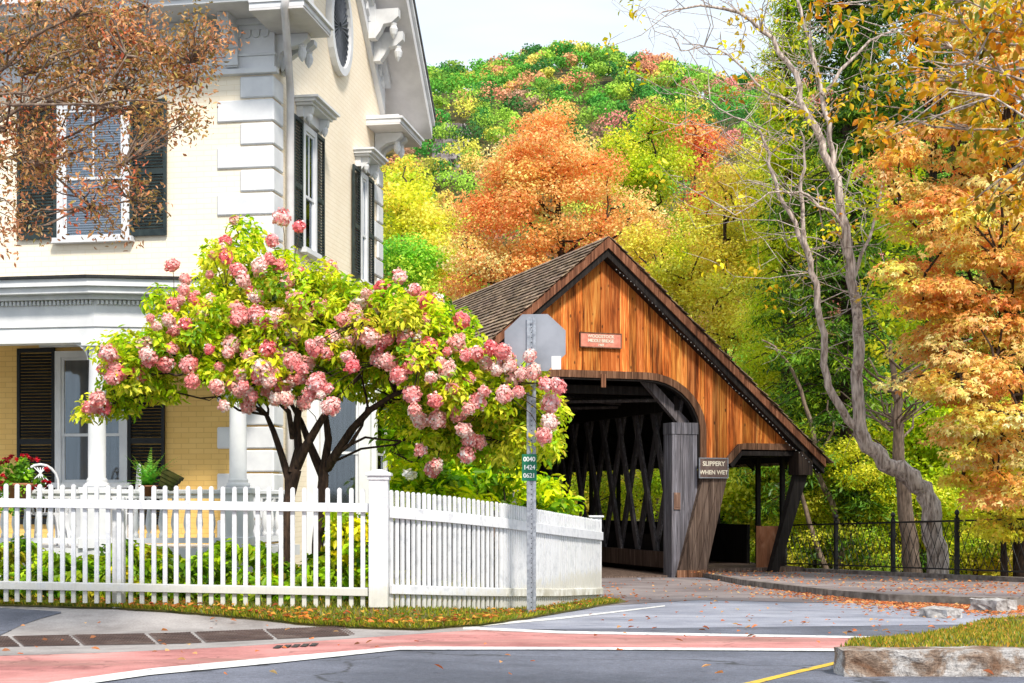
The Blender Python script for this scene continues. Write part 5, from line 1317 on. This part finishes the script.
BL2 = [pb(385, 320, 15.4, 62, 38, 1.0, 44), pb(430, 350, 15.2, 58, 45, 1.0, 50), pb(480, 385, 15.0, 50, 42, .8, 40), pb(350, 360, 15.4, 45, 35, .8, 24), pb(525, 400, 14.9, 32, 55, .5, 30), pb(440, 420, 15.4, 48, 34, .7, 30), pb(545, 420, 14.9, 22, 40, .4, 10), pb(500, 445, 15.4, 36, 28, .5, 14), pb(340, 300, 15.6, 40, 26, .7, 12)]
dYa = lambda px, py: 15.0-0.35+.9*(abs(py-370)/150)**1.5 if px > 130 else 14.75
hydrangea('tree hydrangea full of pink flowers, left one of the pair, reaching over porch', 41, S1, BL1, FA, dYa, 108, 30)
hydrangea('tree hydrangea full of pink flowers, arching over towards the stop sign', 42, S2, BL2, FB, lambda px, py: 14.35+.8*(abs(py-390)/110)**1.5 if px < 500 else 14.25, 108, 30)
# dead hanging twigs at left under the crown
# ---- garden planting behind the fence
rng = np.random.default_rng(77)
HOS = [((125, 165, 35), 4), ((160, 185, 50), 3), ((75, 120, 30), 3), ((190, 180, 60), 1)]
C = []
for _ in range(420):
    px = rng.uniform(-60, 375); Y = rng.uniform(14.2, 16.9); h = rng.uniform(0, .50+.10*math.sin(px/17)); x = (px-CX)/F*Y
    C.append([x, Y, float(G(x, Y))+.04+h*(1 if Y > 14.8 else .6)])
C = np.array(C)
o = emit('garden_leaves', [foliage(rng, C, .14, 30, .11, HOS, flat=.6, aspect=.5, jit=.3, droop=.3, gain=.78)], 'leaf', None, 'leaf')
tag(o, 'low bed of broad green leaves planted between the picket fence and the porch', 'plants', kind='stuff')
C = []
for _ in range(70):
    px = rng.uniform(330, 380); Y = rng.uniform(14.6, 16); x = (px-CX)/F*Y; C.append([x, Y, float(G(x, Y))+rng.uniform(.2, 1.25)*.75])
bsh = empty('yellow_shrub', at(350, 600, 15.2), 'small yellow green shrub behind the fence between the hydrangea trunk and the corner post', 'shrub')
emit('foliage', [foliage(rng, np.array(C), .13, 24, .10, [((190, 190, 40), 3), ((120, 160, 40), 3), ((215, 200, 60), 2)], flat=.8, aspect=.5)], 'leaf', bsh, 'leaf')
mb = MB()
for k in range(7): mb.tube(limb(rng, at(350, 605, 15.2), C[k*9], 4, .05, .1), .01, 5, False)
mb.build('stems', 'bark_dark', bsh)
def shrub(label, seed, base, blobs, pal, size, per, rad, group=None, lift=.0, shape='leaf', aspect=.5, nst=9):
    rng = np.random.default_rng(seed); bz = float(G(base[0], base[1])); e = empty('shrub', (base[0], base[1], bz), label, 'shrub', group)
    C = blob_centers(rng, blobs, 2.3); C[:, 2] = np.maximum(C[:, 2], bz+.1)
    mb = MB()
    for c in C[rng.permutation(len(C))[:nst]]: mb.tube(limb(rng, [base[0], base[1], bz], c, 6, .05, .12), list(np.linspace(.03, .008, 6)), 5, False)
    mb.build('stems', 'bark_mid', e); emit('foliage', [foliage(rng, C, rad, per, size, pal, flat=.75, aspect=aspect, jit=.22, droop=.2)], 'leaf', e, shape)
LG = [((165, 200, 35), 4), ((200, 215, 50), 3), ((100, 150, 30), 3), ((60, 105, 25), 1)]
shrub('lime green leafy shrub growing behind the curved fence, left one', 51, at(425, 560, 16.6)[:2], [pb(425, 485, 16.6, 46, 34, .5, 40), pb(410, 450, 17, 26, 40, .5, 22), pb(450, 500, 16.4, 40, 22, .4, 20)], LG, .12, 34, .2)
shrub('lime green leafy shrub growing behind the curved fence, next to the sign post', 52, at(490, 560, 17.4)[:2], [pb(495, 475, 17.4, 46, 36, .5, 44), pb(465, 460, 17.6, 30, 36, .5, 18), pb(540, 497, 18, 28, 20, .4, 16), pb(560, 505, 18.6, 22, 10, .3, 6)], LG, .12, 34, .2)
DG = [((130, 158, 36), 4), ((165, 185, 44), 4), ((85, 115, 28), 2), ((198, 198, 56), 2)]
shrub('tall dark green bush filling the gap between the house and the bridge', 53, at(440, 560, 23)[:2], [pb(430, 400, 23, 46, 80, 1.0, 60), pb(500, 420, 24, 55, 70, 1.0, 60), pb(410, 330, 24, 26, 40, .8, 20), pb(465, 470, 22, 70, 50, .8, 40)], DG, .15, 40, .32)
# white bloom beside the house corner
c = at(408, 473, 14.9); rng = np.random.default_rng(3)
eb_ = empty('white_flower', c, 'single cream white blossom above the fence beside the corner post', 'flower')
emit('petals', [foliage(rng, np.array([c, c+np.array([.04, 0, -.03])]), .06, 60, .04, [((250, 240, 210), 3), ((225, 215, 170), 1)], flat=.8, aspect=.9)], 'petal', eb_)

# ---- orange maple behind the bridge
leafO = dict(rad=1.0, per=460, size=.12, flat=.55, aspect=.7, jit=.2, spread=.7, pal=[((240, 152, 100), 5), ((250, 176, 124), 4), ((226, 134, 86), 3), ((222, 152, 92), 1)], gain=1.2)
Y = 58
tree('maple_tree', 'round orange maple rising behind the roof of the covered bridge', 'tree', None, 61, at(565, 500, Y)[:2],
     [at(565, 330, Y), at(560, 240, Y), at(555, 160, Y)],
     [pb(560, 185, Y, 66, 66, 3.2, 38), pb(505, 215, Y, 52, 60, 2.6, 24), pb(620, 235, Y, 46, 50, 2.6, 18), pb(480, 265, Y, 36, 36, 2, 12), pb(645, 275, Y, 36, 26, 2, 10), pb(560, 128, Y, 40, 18, 1.5, 7), pb(505, 160, Y, 28, 22, 1.5, 5), pb(550, 260, Y, 70, 40, 2.5, 18)],
     leafO, 'bark_dark', .28, 14, .035, 5, maxsub=60)
YG = [((185, 190, 55), 5), ((205, 200, 75), 4), ((140, 165, 45), 4), ((100, 135, 40), 2), ((215, 180, 80), 1)]
GR = [((150, 172, 46), 4), ((178, 188, 56), 3), ((112, 140, 38), 3), ((196, 190, 66), 1)]
RD = [((215, 120, 85), 4), ((190, 90, 70), 3), ((225, 150, 95), 2), ((150, 110, 60), 2)]
YE = [((208, 192, 85), 4), ((185, 180, 70), 4), ((145, 155, 55), 3), ((215, 180, 100), 2)]
def lf_(pal, rad, per, size, **k): d = dict(rad=rad, per=int(per*1.35), size=size*.84, flat=.6, aspect=.65, jit=.22, spread=.7, pal=pal, gain=1.1); d.update(k); return d
def T(name, lab, seed, px, Y, top, blobs, leaf, bark='bark_dark', tr=.18, npr=12, rt=.03, shape='rhomb', x0=None, grp=None, maxsub=50):
    bx = at(px if x0 is None else x0, 500, Y)
    z0_ = float(G(bx[0], bx[1]))
    tp = at(px, top, Y); md = bx*np.array([1, 1, 0])*.5+tp*np.array([1, 1, 0])*.5+UZ*((z0_+tp[2])/2)
    return tree(name, lab, 'tree', grp, seed, bx[:2], [md, tp], blobs, leaf, bark, tr, npr, rt, 5, shape, maxsub=maxsub)
T('broadleaf_tree', 'yellow green tree with thin dark branches right of the orange maple', 62, 655, 62, 150, [pb(650, 165, 62, 36, 50, 2.5, 18), pb(620, 160, 62, 26, 34, 2, 8), pb(650, 235, 62, 42, 50, 2.5, 20), pb(680, 260, 62, 40, 40, 2, 12)], lf_(GR, 1.05, 260, .16))
T('broadleaf_tree', 'slender red and rust coloured tree standing between two yellow green ones', 63, 695, 66, 130, [pb(692, 140, 66, 28, 34, 2, 14), pb(700, 190, 66, 30, 50, 2, 18), pb(712, 150, 68, 20, 30, 2, 6), pb(660, 125, 70, 22, 16, 2, 5)], lf_(RD, .95, 190, .15), tr=.14)
T('broadleaf_tree', 'yellowing tree directly behind the right slope of the bridge roof', 64, 725, 52, 190, [pb(725, 210, 52, 44, 52, 2, 24), pb(700, 270, 52, 55, 42, 2, 24), pb(755, 260, 52, 48, 70, 2, 28), pb(735, 330, 50, 60, 50, 2, 26), pb(640, 250, 54, 30, 30, 1.5, 8), pb(665, 300, 52, 40, 36, 2, 12)], lf_(YE, .85, 280, .135), npr=16)
T('broadleaf_tree', 'bright yellow green tree behind the eave of the bridge', 65, 790, 46, 330, [pb(780, 370, 46, 52, 66, 1.8, 40), pb(830, 400, 44, 50, 60, 1.8, 30), pb(735, 400, 47, 46, 50, 1.6, 24), pb(770, 450, 44, 70, 40, 1.8, 36)], lf_(YG, .72, 240, .125), npr=16, rt=.025)
T('broadleaf_tree', 'yellow tree seen in the open side of the bridge walkway', 66, 745, 50, 430, [pb(745, 480, 50, 60, 44, 2, 36), pb(690, 480, 54, 70, 44, 2, 34), pb(800, 510, 44, 60, 44, 2, 34), pb(620, 490, 56, 60, 46, 2, 30)], lf_(YG, .8, 240, .14), npr=12)
T('broadleaf_tree', 'green tree seen through the lattice of the bridge', 67, 590, 60, 420, [pb(590, 480, 60, 70, 50, 2.5, 40), pb(560, 450, 62, 60, 50, 2, 24)], lf_([((190, 190, 60), 3), ((225, 170, 90), 2), ((130, 170, 50), 3), ((90, 130, 40), 1)], .9, 190, .18), npr=8)
# understorey along the railing
for i, (lab, px, Y, bl, pal, per) in enumerate([
    ('bushy yellow green sapling behind the left end of the iron railing', 815, 37, [(815, 520, 36, 46, 20), (790, 545, 30, 34, 12), (850, 505, 34, 44, 18)], YG, 250),
    ('deep green bushy sapling behind the railing, left of the grey trunk', 870, 36, [(865, 545, 40, 38, 22), (885, 500, 36, 40, 18), (850, 470, 34, 36, 12)], YG, 250),
    ('yellow green sapling behind the railing, right of the grey trunk', 975, 31, [(975, 545, 44, 40, 24), (1010, 520, 40, 50, 24), (950, 500, 30, 30, 10)], YG, 230),
    ('leafy bush drooping over the right end of the railing', 1060, 29, [(1050, 530, 46, 50, 26), (1030, 580, 36, 24, 10)], YE, 230)]):
    T('sapling', lab, 70+i, px, Y, 470, [pb(a, b_, Y, c, d, 1.3, n) for a, b_, c, d, n in bl], lf_(pal, .5, per, .10, aspect=.55), tr=.07, npr=8, rt=.015, maxsub=30)
for i, (px, Y) in enumerate([(905, 40), (830, 46), (770, 42), (960, 36), (1040, 34), (720, 44), (1100, 32)]):
    T('broadleaf_tree', 'shady green tree rising from the river bank behind the railing', 80+i, px, Y, 400, [pb(px, 500, Y, 60, 60, 2, 34), pb(px-15, 430, Y, 46, 46, 2, 18)], lf_(YG if i % 2 == 0 else DG, .75, 200, .15), tr=.12, npr=8, grp='shady trees on the river bank')

# ---- dark hemlocks
def hemlock(lab, seed, px, Y, ztop, wpx, pal, n=240, per=190, size=.16, x1=None):
    rng = np.random.default_rng(seed); b = at(px, 500, Y); z0 = float(G(b[0], b[1])); b[2] = z0
    top = at(px if x1 is None else x1, ztop, Y)
    e = empty('hemlock_tree', b, lab, 'tree'); mb = MB(); mb.tube([b-UZ*.1, b*.5+top*.5, top], [.30, .2, .03], 8, False)
    W = wpx/F*Y; Cs = []
    for k in range(n):
        f = rng.random()**.85; p = b+(top-b)*(.06+.93*f); a = rng.uniform(0, 6.28); Lb_ = W*(1-f)**.75*rng.uniform(.55, 1.05)+.3
        d = np.array([math.cos(a), math.sin(a), .12]); tip = p+d*Lb_-UZ*.28*Lb_
        mb.tube([p, p+d*Lb_*.5+UZ*.03, tip], [.035, .022, .006], 4, False)
        for q in np.linspace(.35, 1.0, 4 if Lb_ > 1 else 2): Cs.append(p+d*Lb_*q-UZ*.28*Lb_*q*q)
    mb.build('trunk', 'bark_dark', e, smooth=True); Cs = np.array(Cs)
    emit('crown', [foliage(rng, Cs, .55, per//4, size, pal, flat=.28, aspect=.26, jit=.28, droop=.5, spread=.35, gain=1.15)], 'leaf', e)
HM = [((58, 92, 28), 4), ((85, 120, 34), 3), ((120, 145, 42), 2), ((38, 64, 24), 3)]
HM2 = [((125, 155, 38), 3), ((160, 178, 46), 3), ((190, 190, 58), 3), ((75, 105, 30), 1)]
hemlock('tall dark green hemlock behind the bare grey tree', 91, 850, 37, -330, 100, HM, 460, 230)
hemlock('dark hemlock behind the orange maple leaves at the right', 92, 930, 41, -330, 115, HM, 380, 220)
hemlock('lighter green hemlock left of the dark one, branches drooping behind the bare tree', 93, 788, 44, -40, 62, HM2, 300, 220)
hemlock('hemlock at the far right edge, mostly covered by orange leaves', 94, 1060, 38, -100, 110, HM, 220, 160)

# ---- grey leaning tree by the railing, almost bare
rng = np.random.default_rng(101)
Yt = 27.0
gb = at(937, 590, Yt); gb[2] = float(G(gb[0], gb[1]))-.2
e = empty('bare_tree', gb, 'grey crooked tree with nearly bare limbs, its trunk bending left behind the iron railing', 'tree')
mb = MB()
def stem(pxs_, r0, r1, Y=Yt, sides=9, wob=.03, dY=0.0):
    P = [at(x, y, Y+dY*i/len(pxs_)) for i, (x, y) in enumerate(pxs_)]
    # smooth the polyline
    P = np.array(P); t = np.arange(len(P)); tt = np.linspace(0, len(P)-1, (len(P)-1)*3+1)
    Q = np.stack([np.interp(tt, t, P[:, k]) for k in range(3)], 1); Q[1:-1] = (Q[:-2]+Q[1:-1]*2+Q[2:])/4
    Q[1:-1] += rng.normal(size=Q[1:-1].shape)*wob
    mb.tube(Q, list(np.linspace(r0, r1, len(Q))), sides, False); return Q
q0 = stem([(937, 600), (936, 560), (934, 525), (928, 495), (912, 478), (893, 468), (872, 452), (858, 430)], .215, .14)
q1 = stem([(862, 436), (858, 400), (858, 360), (857, 320), (853, 280), (846, 230), (835, 180), (822, 140)], .125, .07)
q2 = stem([(860, 432), (845, 415), (828, 388), (824, 350), (818, 300), (812, 260), (803, 230)], .085, .05, dY=-.6)
q3 = stem([(822, 142), (805, 110), (795, 75), (775, 40), (740, 12), (700, 4), (662, 12)], .075, .012)
q4 = stem([(835, 180), (832, 140), (822, 95), (812, 50), (800, 10), (790, -40)], .06, .02, dY=.5)
q5 = stem([(812, 262), (795, 225), (775, 180), (765, 140), (745, 120), (710, 100)], .05, .01, dY=-.5)
q6 = stem([(803, 232), (800, 190), (808, 160), (800, 130)], .045, .015)
q7 = stem([(846, 230), (830, 212), (800, 190), (770, 190), (735, 215)], .035, .008, dY=-.8)
q8 = stem([(853, 280), (868, 240), (880, 200), (884, 150)], .04, .01)
q9 = stem([(822, 95), (850, 60), (880, 35), (930, 20)], .04, .012)
q10 = stem([(930, 500), (905, 480), (880, 462)], .09, .04, dY=.4)
q11 = stem([(805, 110), (770, 95), (735, 60), (705, 45), (680, 50)], .03, .007)
allq = np.concatenate([q1[6:], q2[6:], q3, q4, q5, q6, q7, q8, q9, q11])
tips = []
for k in range(170):
    p = allq[rng.integers(len(allq))]; Lt = rng.uniform(.5, 2.3)
    d = unit(np.array([rng.normal()*.9-.25, rng.normal()*.6, rng.normal()*.45+.35])); P = limb(rng, p, p+d*Lt, 5, -.03, .16)
    mb.tube(P, list(np.linspace(.011, .004, 5)), 4, False); tips.append(P[-1])
    for _ in range(2):
        c = P[rng.integers(2, 5)]; mb.tube(limb(rng, c, c+unit(rng.normal(size=3)+np.array([-.2, 0, .3]))*Lt*.4, 3, 0, .2), [.007, .005, .003], 3, False)
mb.build('trunk', 'bark_grey', e, smooth=True)
tips = np.array(tips); sel = tips[(rng.random(len(tips)) < .3)]
emit('crown', [foliage(rng, sel, .30, 12, .12, [((215, 190, 50), 4), ((190, 160, 50), 2), ((150, 160, 50), 2), ((220, 150, 60), 1)], flat=1, aspect=.6, droop=.4)], 'leaf', e, 'leaf')
# second shaded trunk behind it
g2 = at(914, 590, 28.6); g2[2] = float(G(g2[0], g2[1]))-.2
e = empty('shaded_tree', g2, 'brown upright trunk standing in shade just behind the crooked grey tree', 'tree'); mb = MB()
stem([(916, 600), (910, 540), (903, 490), (900, 440), (896, 400), (893, 370), (891, 340)], .20, .03, 28.6)
for k in range(30):
    p = at(898+rng.normal()*3, rng.uniform(350, 440), 28.6); mb.tube(limb(rng, p, p+np.array([rng.normal()*1.4, rng.normal()*1.2, .7]), 5, .05, .1), list(np.linspace(.03, .008, 5)), 5, False)
mb.build('trunk', 'bark_tan', e, smooth=True)
C = blob_centers(rng, [pb(890, 230, 28.8, 50, 70, 1.2, 26), pb(915, 330, 29.5, 44, 60, 1.2, 22)], 2)
emit('crown', [foliage(rng, C, .5, 90, .12, HM2, flat=.5, aspect=.5)], 'leaf', e)
# thin dark saplings seen against the yellow leaves
e = empty('leaning_sapling', at(805, 560, 36), 'thin dark leafless sapling curving behind the bridge eave', 'tree'); mb = MB()
stem([(835, 590), (845, 545), (830, 500), (815, 460), (812, 420), (795, 375), (780, 350), (762, 340)], .10, .02, 36); stem([(815, 462), (835, 430), (828, 400)], .05, .02, 36)
stem([(836, 588), (814, 540), (800, 490), (790, 455)], .09, .03, 36)
mb.build('trunk', 'bark_tan', e, smooth=True)

# ---- orange maple at the right
MP = [((240, 155, 102), 5), ((250, 180, 130), 4), ((226, 132, 85), 3), ((228, 185, 95), 3), ((195, 155, 75), 2)]
Yr = 23.5
tree('maple_tree', 'peach and orange maple filling the right side behind the iron railing', 'tree', None, 111, at(1022, 590, Yr+2)[:2],
     [at(1018, 430, Yr+1.5), at(1012, 280, Yr+1), at(1008, 120, Yr+.5), at(1005, -60, Yr+.5)],
     [pb(980, 110, Yr, 62, 60, 1.8, 34), pb(955, 215, Yr, 66, 46, 1.7, 38), pb(940, 290, Yr, 56, 44, 1.4, 36), pb(975, 350, Yr, 70, 50, 1.6, 44), pb(945, 385, Yr-.3, 42, 28, 1.2, 18), pb(992, 430, Yr-.5, 46, 40, 1.2, 28), pb(1010, 250, Yr, 60, 80, 1.8, 30), pb(1080, 250, Yr, 80, 200, 2.5, 60), pb(1010, 30, Yr, 80, 50, 1.8, 30), pb(1005, 490, Yr-.5, 30, 22, .8, 8), pb(900, 150, Yr, 30, 30, 1, 7)],
     dict(rad=.46, per=120, size=.105, flat=.34, aspect=.85, jit=.2, spread=.42, droop=.25, pal=MP, gain=1.24, upn=1.0, clumpmix=.6), 'bark_dark', .13, 26, .02, 5, 'lobed', maxsub=240)
# yellow leaves low down in front of it
tree('maple_sapling', 'small yellow leaved maple sapling leaning over the railing at the right', 'tree', None, 112, at(1005, 590, 25.2)[:2], [at(1003, 520, 25.2), at(985, 440, 25)],
     [pb(992, 470, 25, 40, 30, 1.1, 20), pb(1005, 520, 24.6, 40, 26, 1, 20), pb(985, 435, 25, 40, 26, 1, 12)],
     dict(rad=.4, per=60, size=.12, flat=.3, aspect=.8, jit=.2, spread=.45, droop=.25, pal=[((225, 200, 80), 4), ((200, 195, 70), 3), ((240, 175, 90), 2), ((160, 170, 60), 2)], gain=1.1), 'bark_dark', .06, 10, .015, 5, 'lobed', maxsub=60)

# ---- big drooping leaves nearer the camera, top right
def overhang(name, lab, seed, base, trunk, blobs, leaf, bark, tr, npr, rt, shape='leaf', maxsub=300, base_from=.4, wob=.09):
    return tree(name, lab, 'tree', None, seed, base, trunk, blobs, leaf, bark, tr, npr, rt, 6, shape, maxsub=maxsub, base_from=base_from, wob=wob)
Yo = 13.5
overhang('overhanging_tree', 'nearby tree whose olive and gold drooping leaves hang in at the top right', 121, at(1250, 600, 14.5)[:2],
         [at(1240, 300, 14.5), at(1225, 60, 14), at(1200, -100, 13.8)],
         [pb(1000, 30, Yo, 60, 44, .9, 30), pb(930, 20, Yo, 50, 34, .8, 16), pb(965, 100, Yo, 46, 40, .7, 18), pb(900, 80, Yo, 40, 34, .7, 10), pb(1020, 120, Yo, 40, 50, .8, 20), pb(850, 10, Yo, 40, 20, .6, 7), pb(880, 140, Yo, 26, 28, .5, 6), pb(1000, 200, Yo, 40, 30, .6, 12)],
         dict(rad=.24, per=15, size=.095, flat=1.1, aspect=.5, jit=.25, spread=.8, droop=.5, pal=[((190, 150, 40), 4), ((140, 140, 40), 3), ((210, 130, 45), 3), ((90, 105, 30), 2), ((225, 180, 70), 2)], gain=.9, upn=.4), 'bark_grey', .12, 16, .008, base_from=.5, wob=.12)
# ---- crab apple overhanging the house, top left
Yc = 9.6
overhang('crabapple_tree', 'bronze leaved crabapple tree reaching in from the left in front of the house', 122, at(-330, 640, 10.2)[:2],
         [at(-300, 430, 10), at(-240, 270, 9.8), at(-130, 190, 9.7)],
         [pb(40, 70, Yc, 74, 66, .5, 64), pb(120, 45, Yc, 60, 44, .45, 52), pb(178, 62, Yc, 42, 40, .35, 30), pb(130, 110, Yc, 56, 38, .4, 34), pb(40, 150, Yc, 60, 44, .4, 40), pb(120, 175, Yc, 40, 34, .35, 16), pb(205, 40, Yc, 22, 22, .25, 10), pb(100, 215, Yc, 60, 26, .35, 9), pb(20, 220, Yc, 40, 30, .35, 10), pb(70, 15, Yc, 90, 26, .5, 36), pb(-60, 100, Yc, 70, 110, .7, 60), pb(190, 115, Yc, 22, 18, .25, 6)],
         dict(rad=.16, per=40, size=.036, flat=1.0, aspect=.42, jit=.3, spread=.9, droop=.0, pal=[((152, 112, 84), 5), ((122, 106, 62), 5), ((180, 140, 108), 3), ((95, 86, 50), 3), ((170, 88, 66), 1)], gain=1.25, upn=.3), 'bark_tan', .07, 18, .006, maxsub=420, base_from=.55, wob=.16)

# ---- farther trees between house and hill
T('broadleaf_tree', 'yellow green tree beside the rear corner of the house', 131, 405, 95, 190, [pb(398, 215, 95, 34, 36, 3, 16), pb(430, 245, 95, 36, 34, 3, 16), pb(410, 185, 100, 22, 18, 3, 6)], lf_([((190, 200, 60), 4), ((220, 190, 90), 3), ((150, 175, 60), 3)], 1.5, 240, .27))
T('broadleaf_tree', 'leafy green tree low beside the rear corner of the house', 132, 402, 80, 235, [pb(398, 262, 80, 26, 28, 2, 14), pb(425, 275, 80, 24, 24, 2, 8)], lf_([((120, 175, 60), 4), ((165, 195, 70), 3), ((70, 130, 50), 2)], 1.2, 240, .22))
T('broadleaf_tree', 'pale orange tree in front of the hill left of the maple', 133, 440, 105, 250, [pb(440, 290, 100, 40, 36, 3, 16), pb(455, 215, 105, 22, 20, 3, 5), pb(390, 310, 98, 50, 36, 3, 16)], lf_([((235, 180, 100), 3), ((215, 190, 80), 3), ((180, 190, 70), 2), ((225, 150, 90), 2)], 1.6, 220, .28))

# ---- woods on the hill
rng = np.random.default_rng(141)
HG = np.array([lin(c) for c in [(62, 142, 40), (90, 160, 42), (50, 112, 38), (112, 172, 50), (145, 182, 55)]])
HO = np.array([lin(c) for c in [(215, 145, 110), (230, 165, 115), (195, 125, 95), (220, 135, 130), (225, 190, 95), (180, 140, 115)]])
HYl = np.array([lin(c) for c in [(175, 200, 55), (205, 200, 75), (150, 190, 55), (225, 190, 85)]])
P_, D_, N_, L_, C_ = [], [], [], [], []
trunks = MB(); bigs = []
def grow(x, y, col, r, n, sz):
    z = float(G(x, y)); c = np.array([x, y, z+r*1.0])
    k = 9; sub = unit(rng.normal(size=(k, 3)))*np.array([.62, .62, .5])*r; sub[:, 2] = np.abs(sub[:, 2])*1.1; sr = r*rng.uniform(.38, .6, k)
    i = rng.integers(0, k, n); q = unit(rng.normal(size=(n, 3))+np.array([0, -.25, .25]))
    p = c+sub[i]+q*sr[i][:, None]*rng.uniform(.75, 1.08, (n, 1))*np.array([1, 1, .85])
    Nn = unit(q+rng.normal(size=(n, 3))*.45); D = unit(np.cross(Nn, rng.normal(size=(n, 3))))
    cc = col*(1+rng.normal()*.12)*(1+rng.normal(size=(n, 1))*.16)*(1+rng.normal(size=(k, 1))*.12)[i]
    P_.append(p); D_.append(D); N_.append(Nn); L_.append(np.full(n, sz)*(1+rng.normal(size=n)*.2).clip(.5, 1.6)); C_.append(np.clip(cc*1.12+np.array([.035, .040, .035]), .005, .95))  # distance haze painted in: leaf colours brightened and lifted towards pale grey
pts = []; 
for row in range(54):
    y = 112+row*5.8
    xl = -0.30*y-10; xr = .36*y+12
    x = xl+rng.uniform(0, 5)
    while x < xr:
        pts.append((x+rng.normal()*1.4, y+rng.normal()*2.4)); x += rng.uniform(4.6, 6.6)*(.8+y/900)
for (x, y) in pts:
    z = float(G(x, y)); px = CX+x/y*F; py = HY-z/y*F
    if abs(px-452) < 10 and 122 < py < 158 and rng.random() < .7: continue
    h = (py-60)/240; u = rng.random()
    if h < .38: col = HG[rng.integers(5)] if u < (.72 if px < 640 else .50) else HO[rng.integers(6)] if u < .86 else HYl[rng.integers(4)]
    else: col = HYl[rng.integers(4)] if u < .5 else HO[rng.integers(6)] if u < .72 else HG[rng.integers(5)]
    r = rng.uniform(2.3, 3.7)*(.9 if y < 180 else 1.05)
    n = int(620 if y < 180 else 380 if y < 260 else 260)
    grow(x, y, col, r, int(n*1.4), .0017*y if y > 150 else .25)
o = emit('hillside_woods', [(np.concatenate(P_), np.concatenate(D_), np.concatenate(N_), np.concatenate(L_), np.concatenate(L_)*.8, np.concatenate(C_))], 'leaf_far', None)
tag(o, 'green, yellow and orange autumn woods covering the hill behind the bridge', 'woods', kind='stuff')
print('hill trees', len(pts))
# rock outcrop on the hill
for i, (px, Y, w, h) in enumerate([(452, 246, 4.5, 1.2), (447, 256, 4, 1.2), (456, 266, 4, 1.2)]):
    x = (px-CX)/F*Y; z = float(G(x, Y)); 
    o = rock_block('rock_outcrop', (np.array([x, Y-3, z+1]), np.array([1., 0, 0]), np.array([0, 1., .2]), UZ), (-w/2, w/2), (-2, 5), (-3, h), 'rock', 20+i, 1.3, 5)
    o['kind'] = 'structure'

# ================================================================== LIGHT, SKY, CAMERA
wd = bpy.data.worlds.new("World"); scene.world = wd; wd.use_nodes = True; nt = wd.node_tree; bg = nt.nodes['Background']
sky = nt.nodes.new('ShaderNodeTexSky'); sky.sky_type = 'NISHITA'; sky.sun_disc = False
SUN_EL, SUN_AZ = R(45), R(161)     # azimuth measured clockwise from +Y (view direction)
sky.sun_elevation = SUN_EL; sky.sun_rotation = SUN_AZ; sky.air_density = 1.0; sky.dust_density = 2.0; sky.ozone_density = 1.0
tc = nt.nodes.new('ShaderNodeTexCoord'); mp = nt.nodes.new('ShaderNodeMapping'); mp.inputs['Scale'].default_value = (1, 1, 3.5); L(nt, tc.outputs['Generated'], mp.inputs[0])
cl = noise(nt, mp.outputs[0], 1.6, 5, .55, .4)
sm = nt.nodes.new('ShaderNodeVectorMath'); sm.operation = 'SCALE'; sm.inputs['Scale'].default_value = .12; L(nt, sky.outputs[0], sm.inputs[0])
clc = ramp(nt, cl, [(.38, (.64, .77, .90)), (.62, (.86, .91, .96))])
L(nt, mix(nt, .80, sm.outputs[0], clc), bg.inputs[0]); bg.inputs[1].default_value = 1.42
sl = bpy.data.lights.new('sun', 'SUN'); sl.energy = 4.6; sl.angle = R(8); sl.color = (1.0, .93, .82)
so_ = bpy.data.objects.new('sun', sl); COL.objects.link(so_)
dirv = np.array([math.sin(SUN_AZ)*math.cos(SUN_EL), math.cos(SUN_AZ)*math.cos(SUN_EL), math.sin(SUN_EL)])
from mathutils import Vector
so_.rotation_euler = Vector(dirv).to_track_quat('Z', 'Y').to_euler(); so_.location = Vector(dirv)*80
cam = bpy.data.cameras.new('camera'); co_ = bpy.data.objects.new('camera', cam); COL.objects.link(co_); scene.camera = co_
cam.lens = 36*F/1024; cam.sensor_width = 36; cam.sensor_fit = 'HORIZONTAL'; co_.rotation_euler = (R(90), 0, 0); co_.location = (0, 0, 0)
cam.shift_y = (HY-341.5)/1024; cam.clip_end = 5000; cam.clip_start = .1
scene.view_settings.view_transform = 'Standard'; scene.view_settings.look = 'None'; scene.view_settings.exposure = 0; scene.view_settings.gamma = 1
scene.cycles.max_bounces = 8; scene.cycles.transparent_max_bounces = 8; scene.cycles.diffuse_bounces = 4
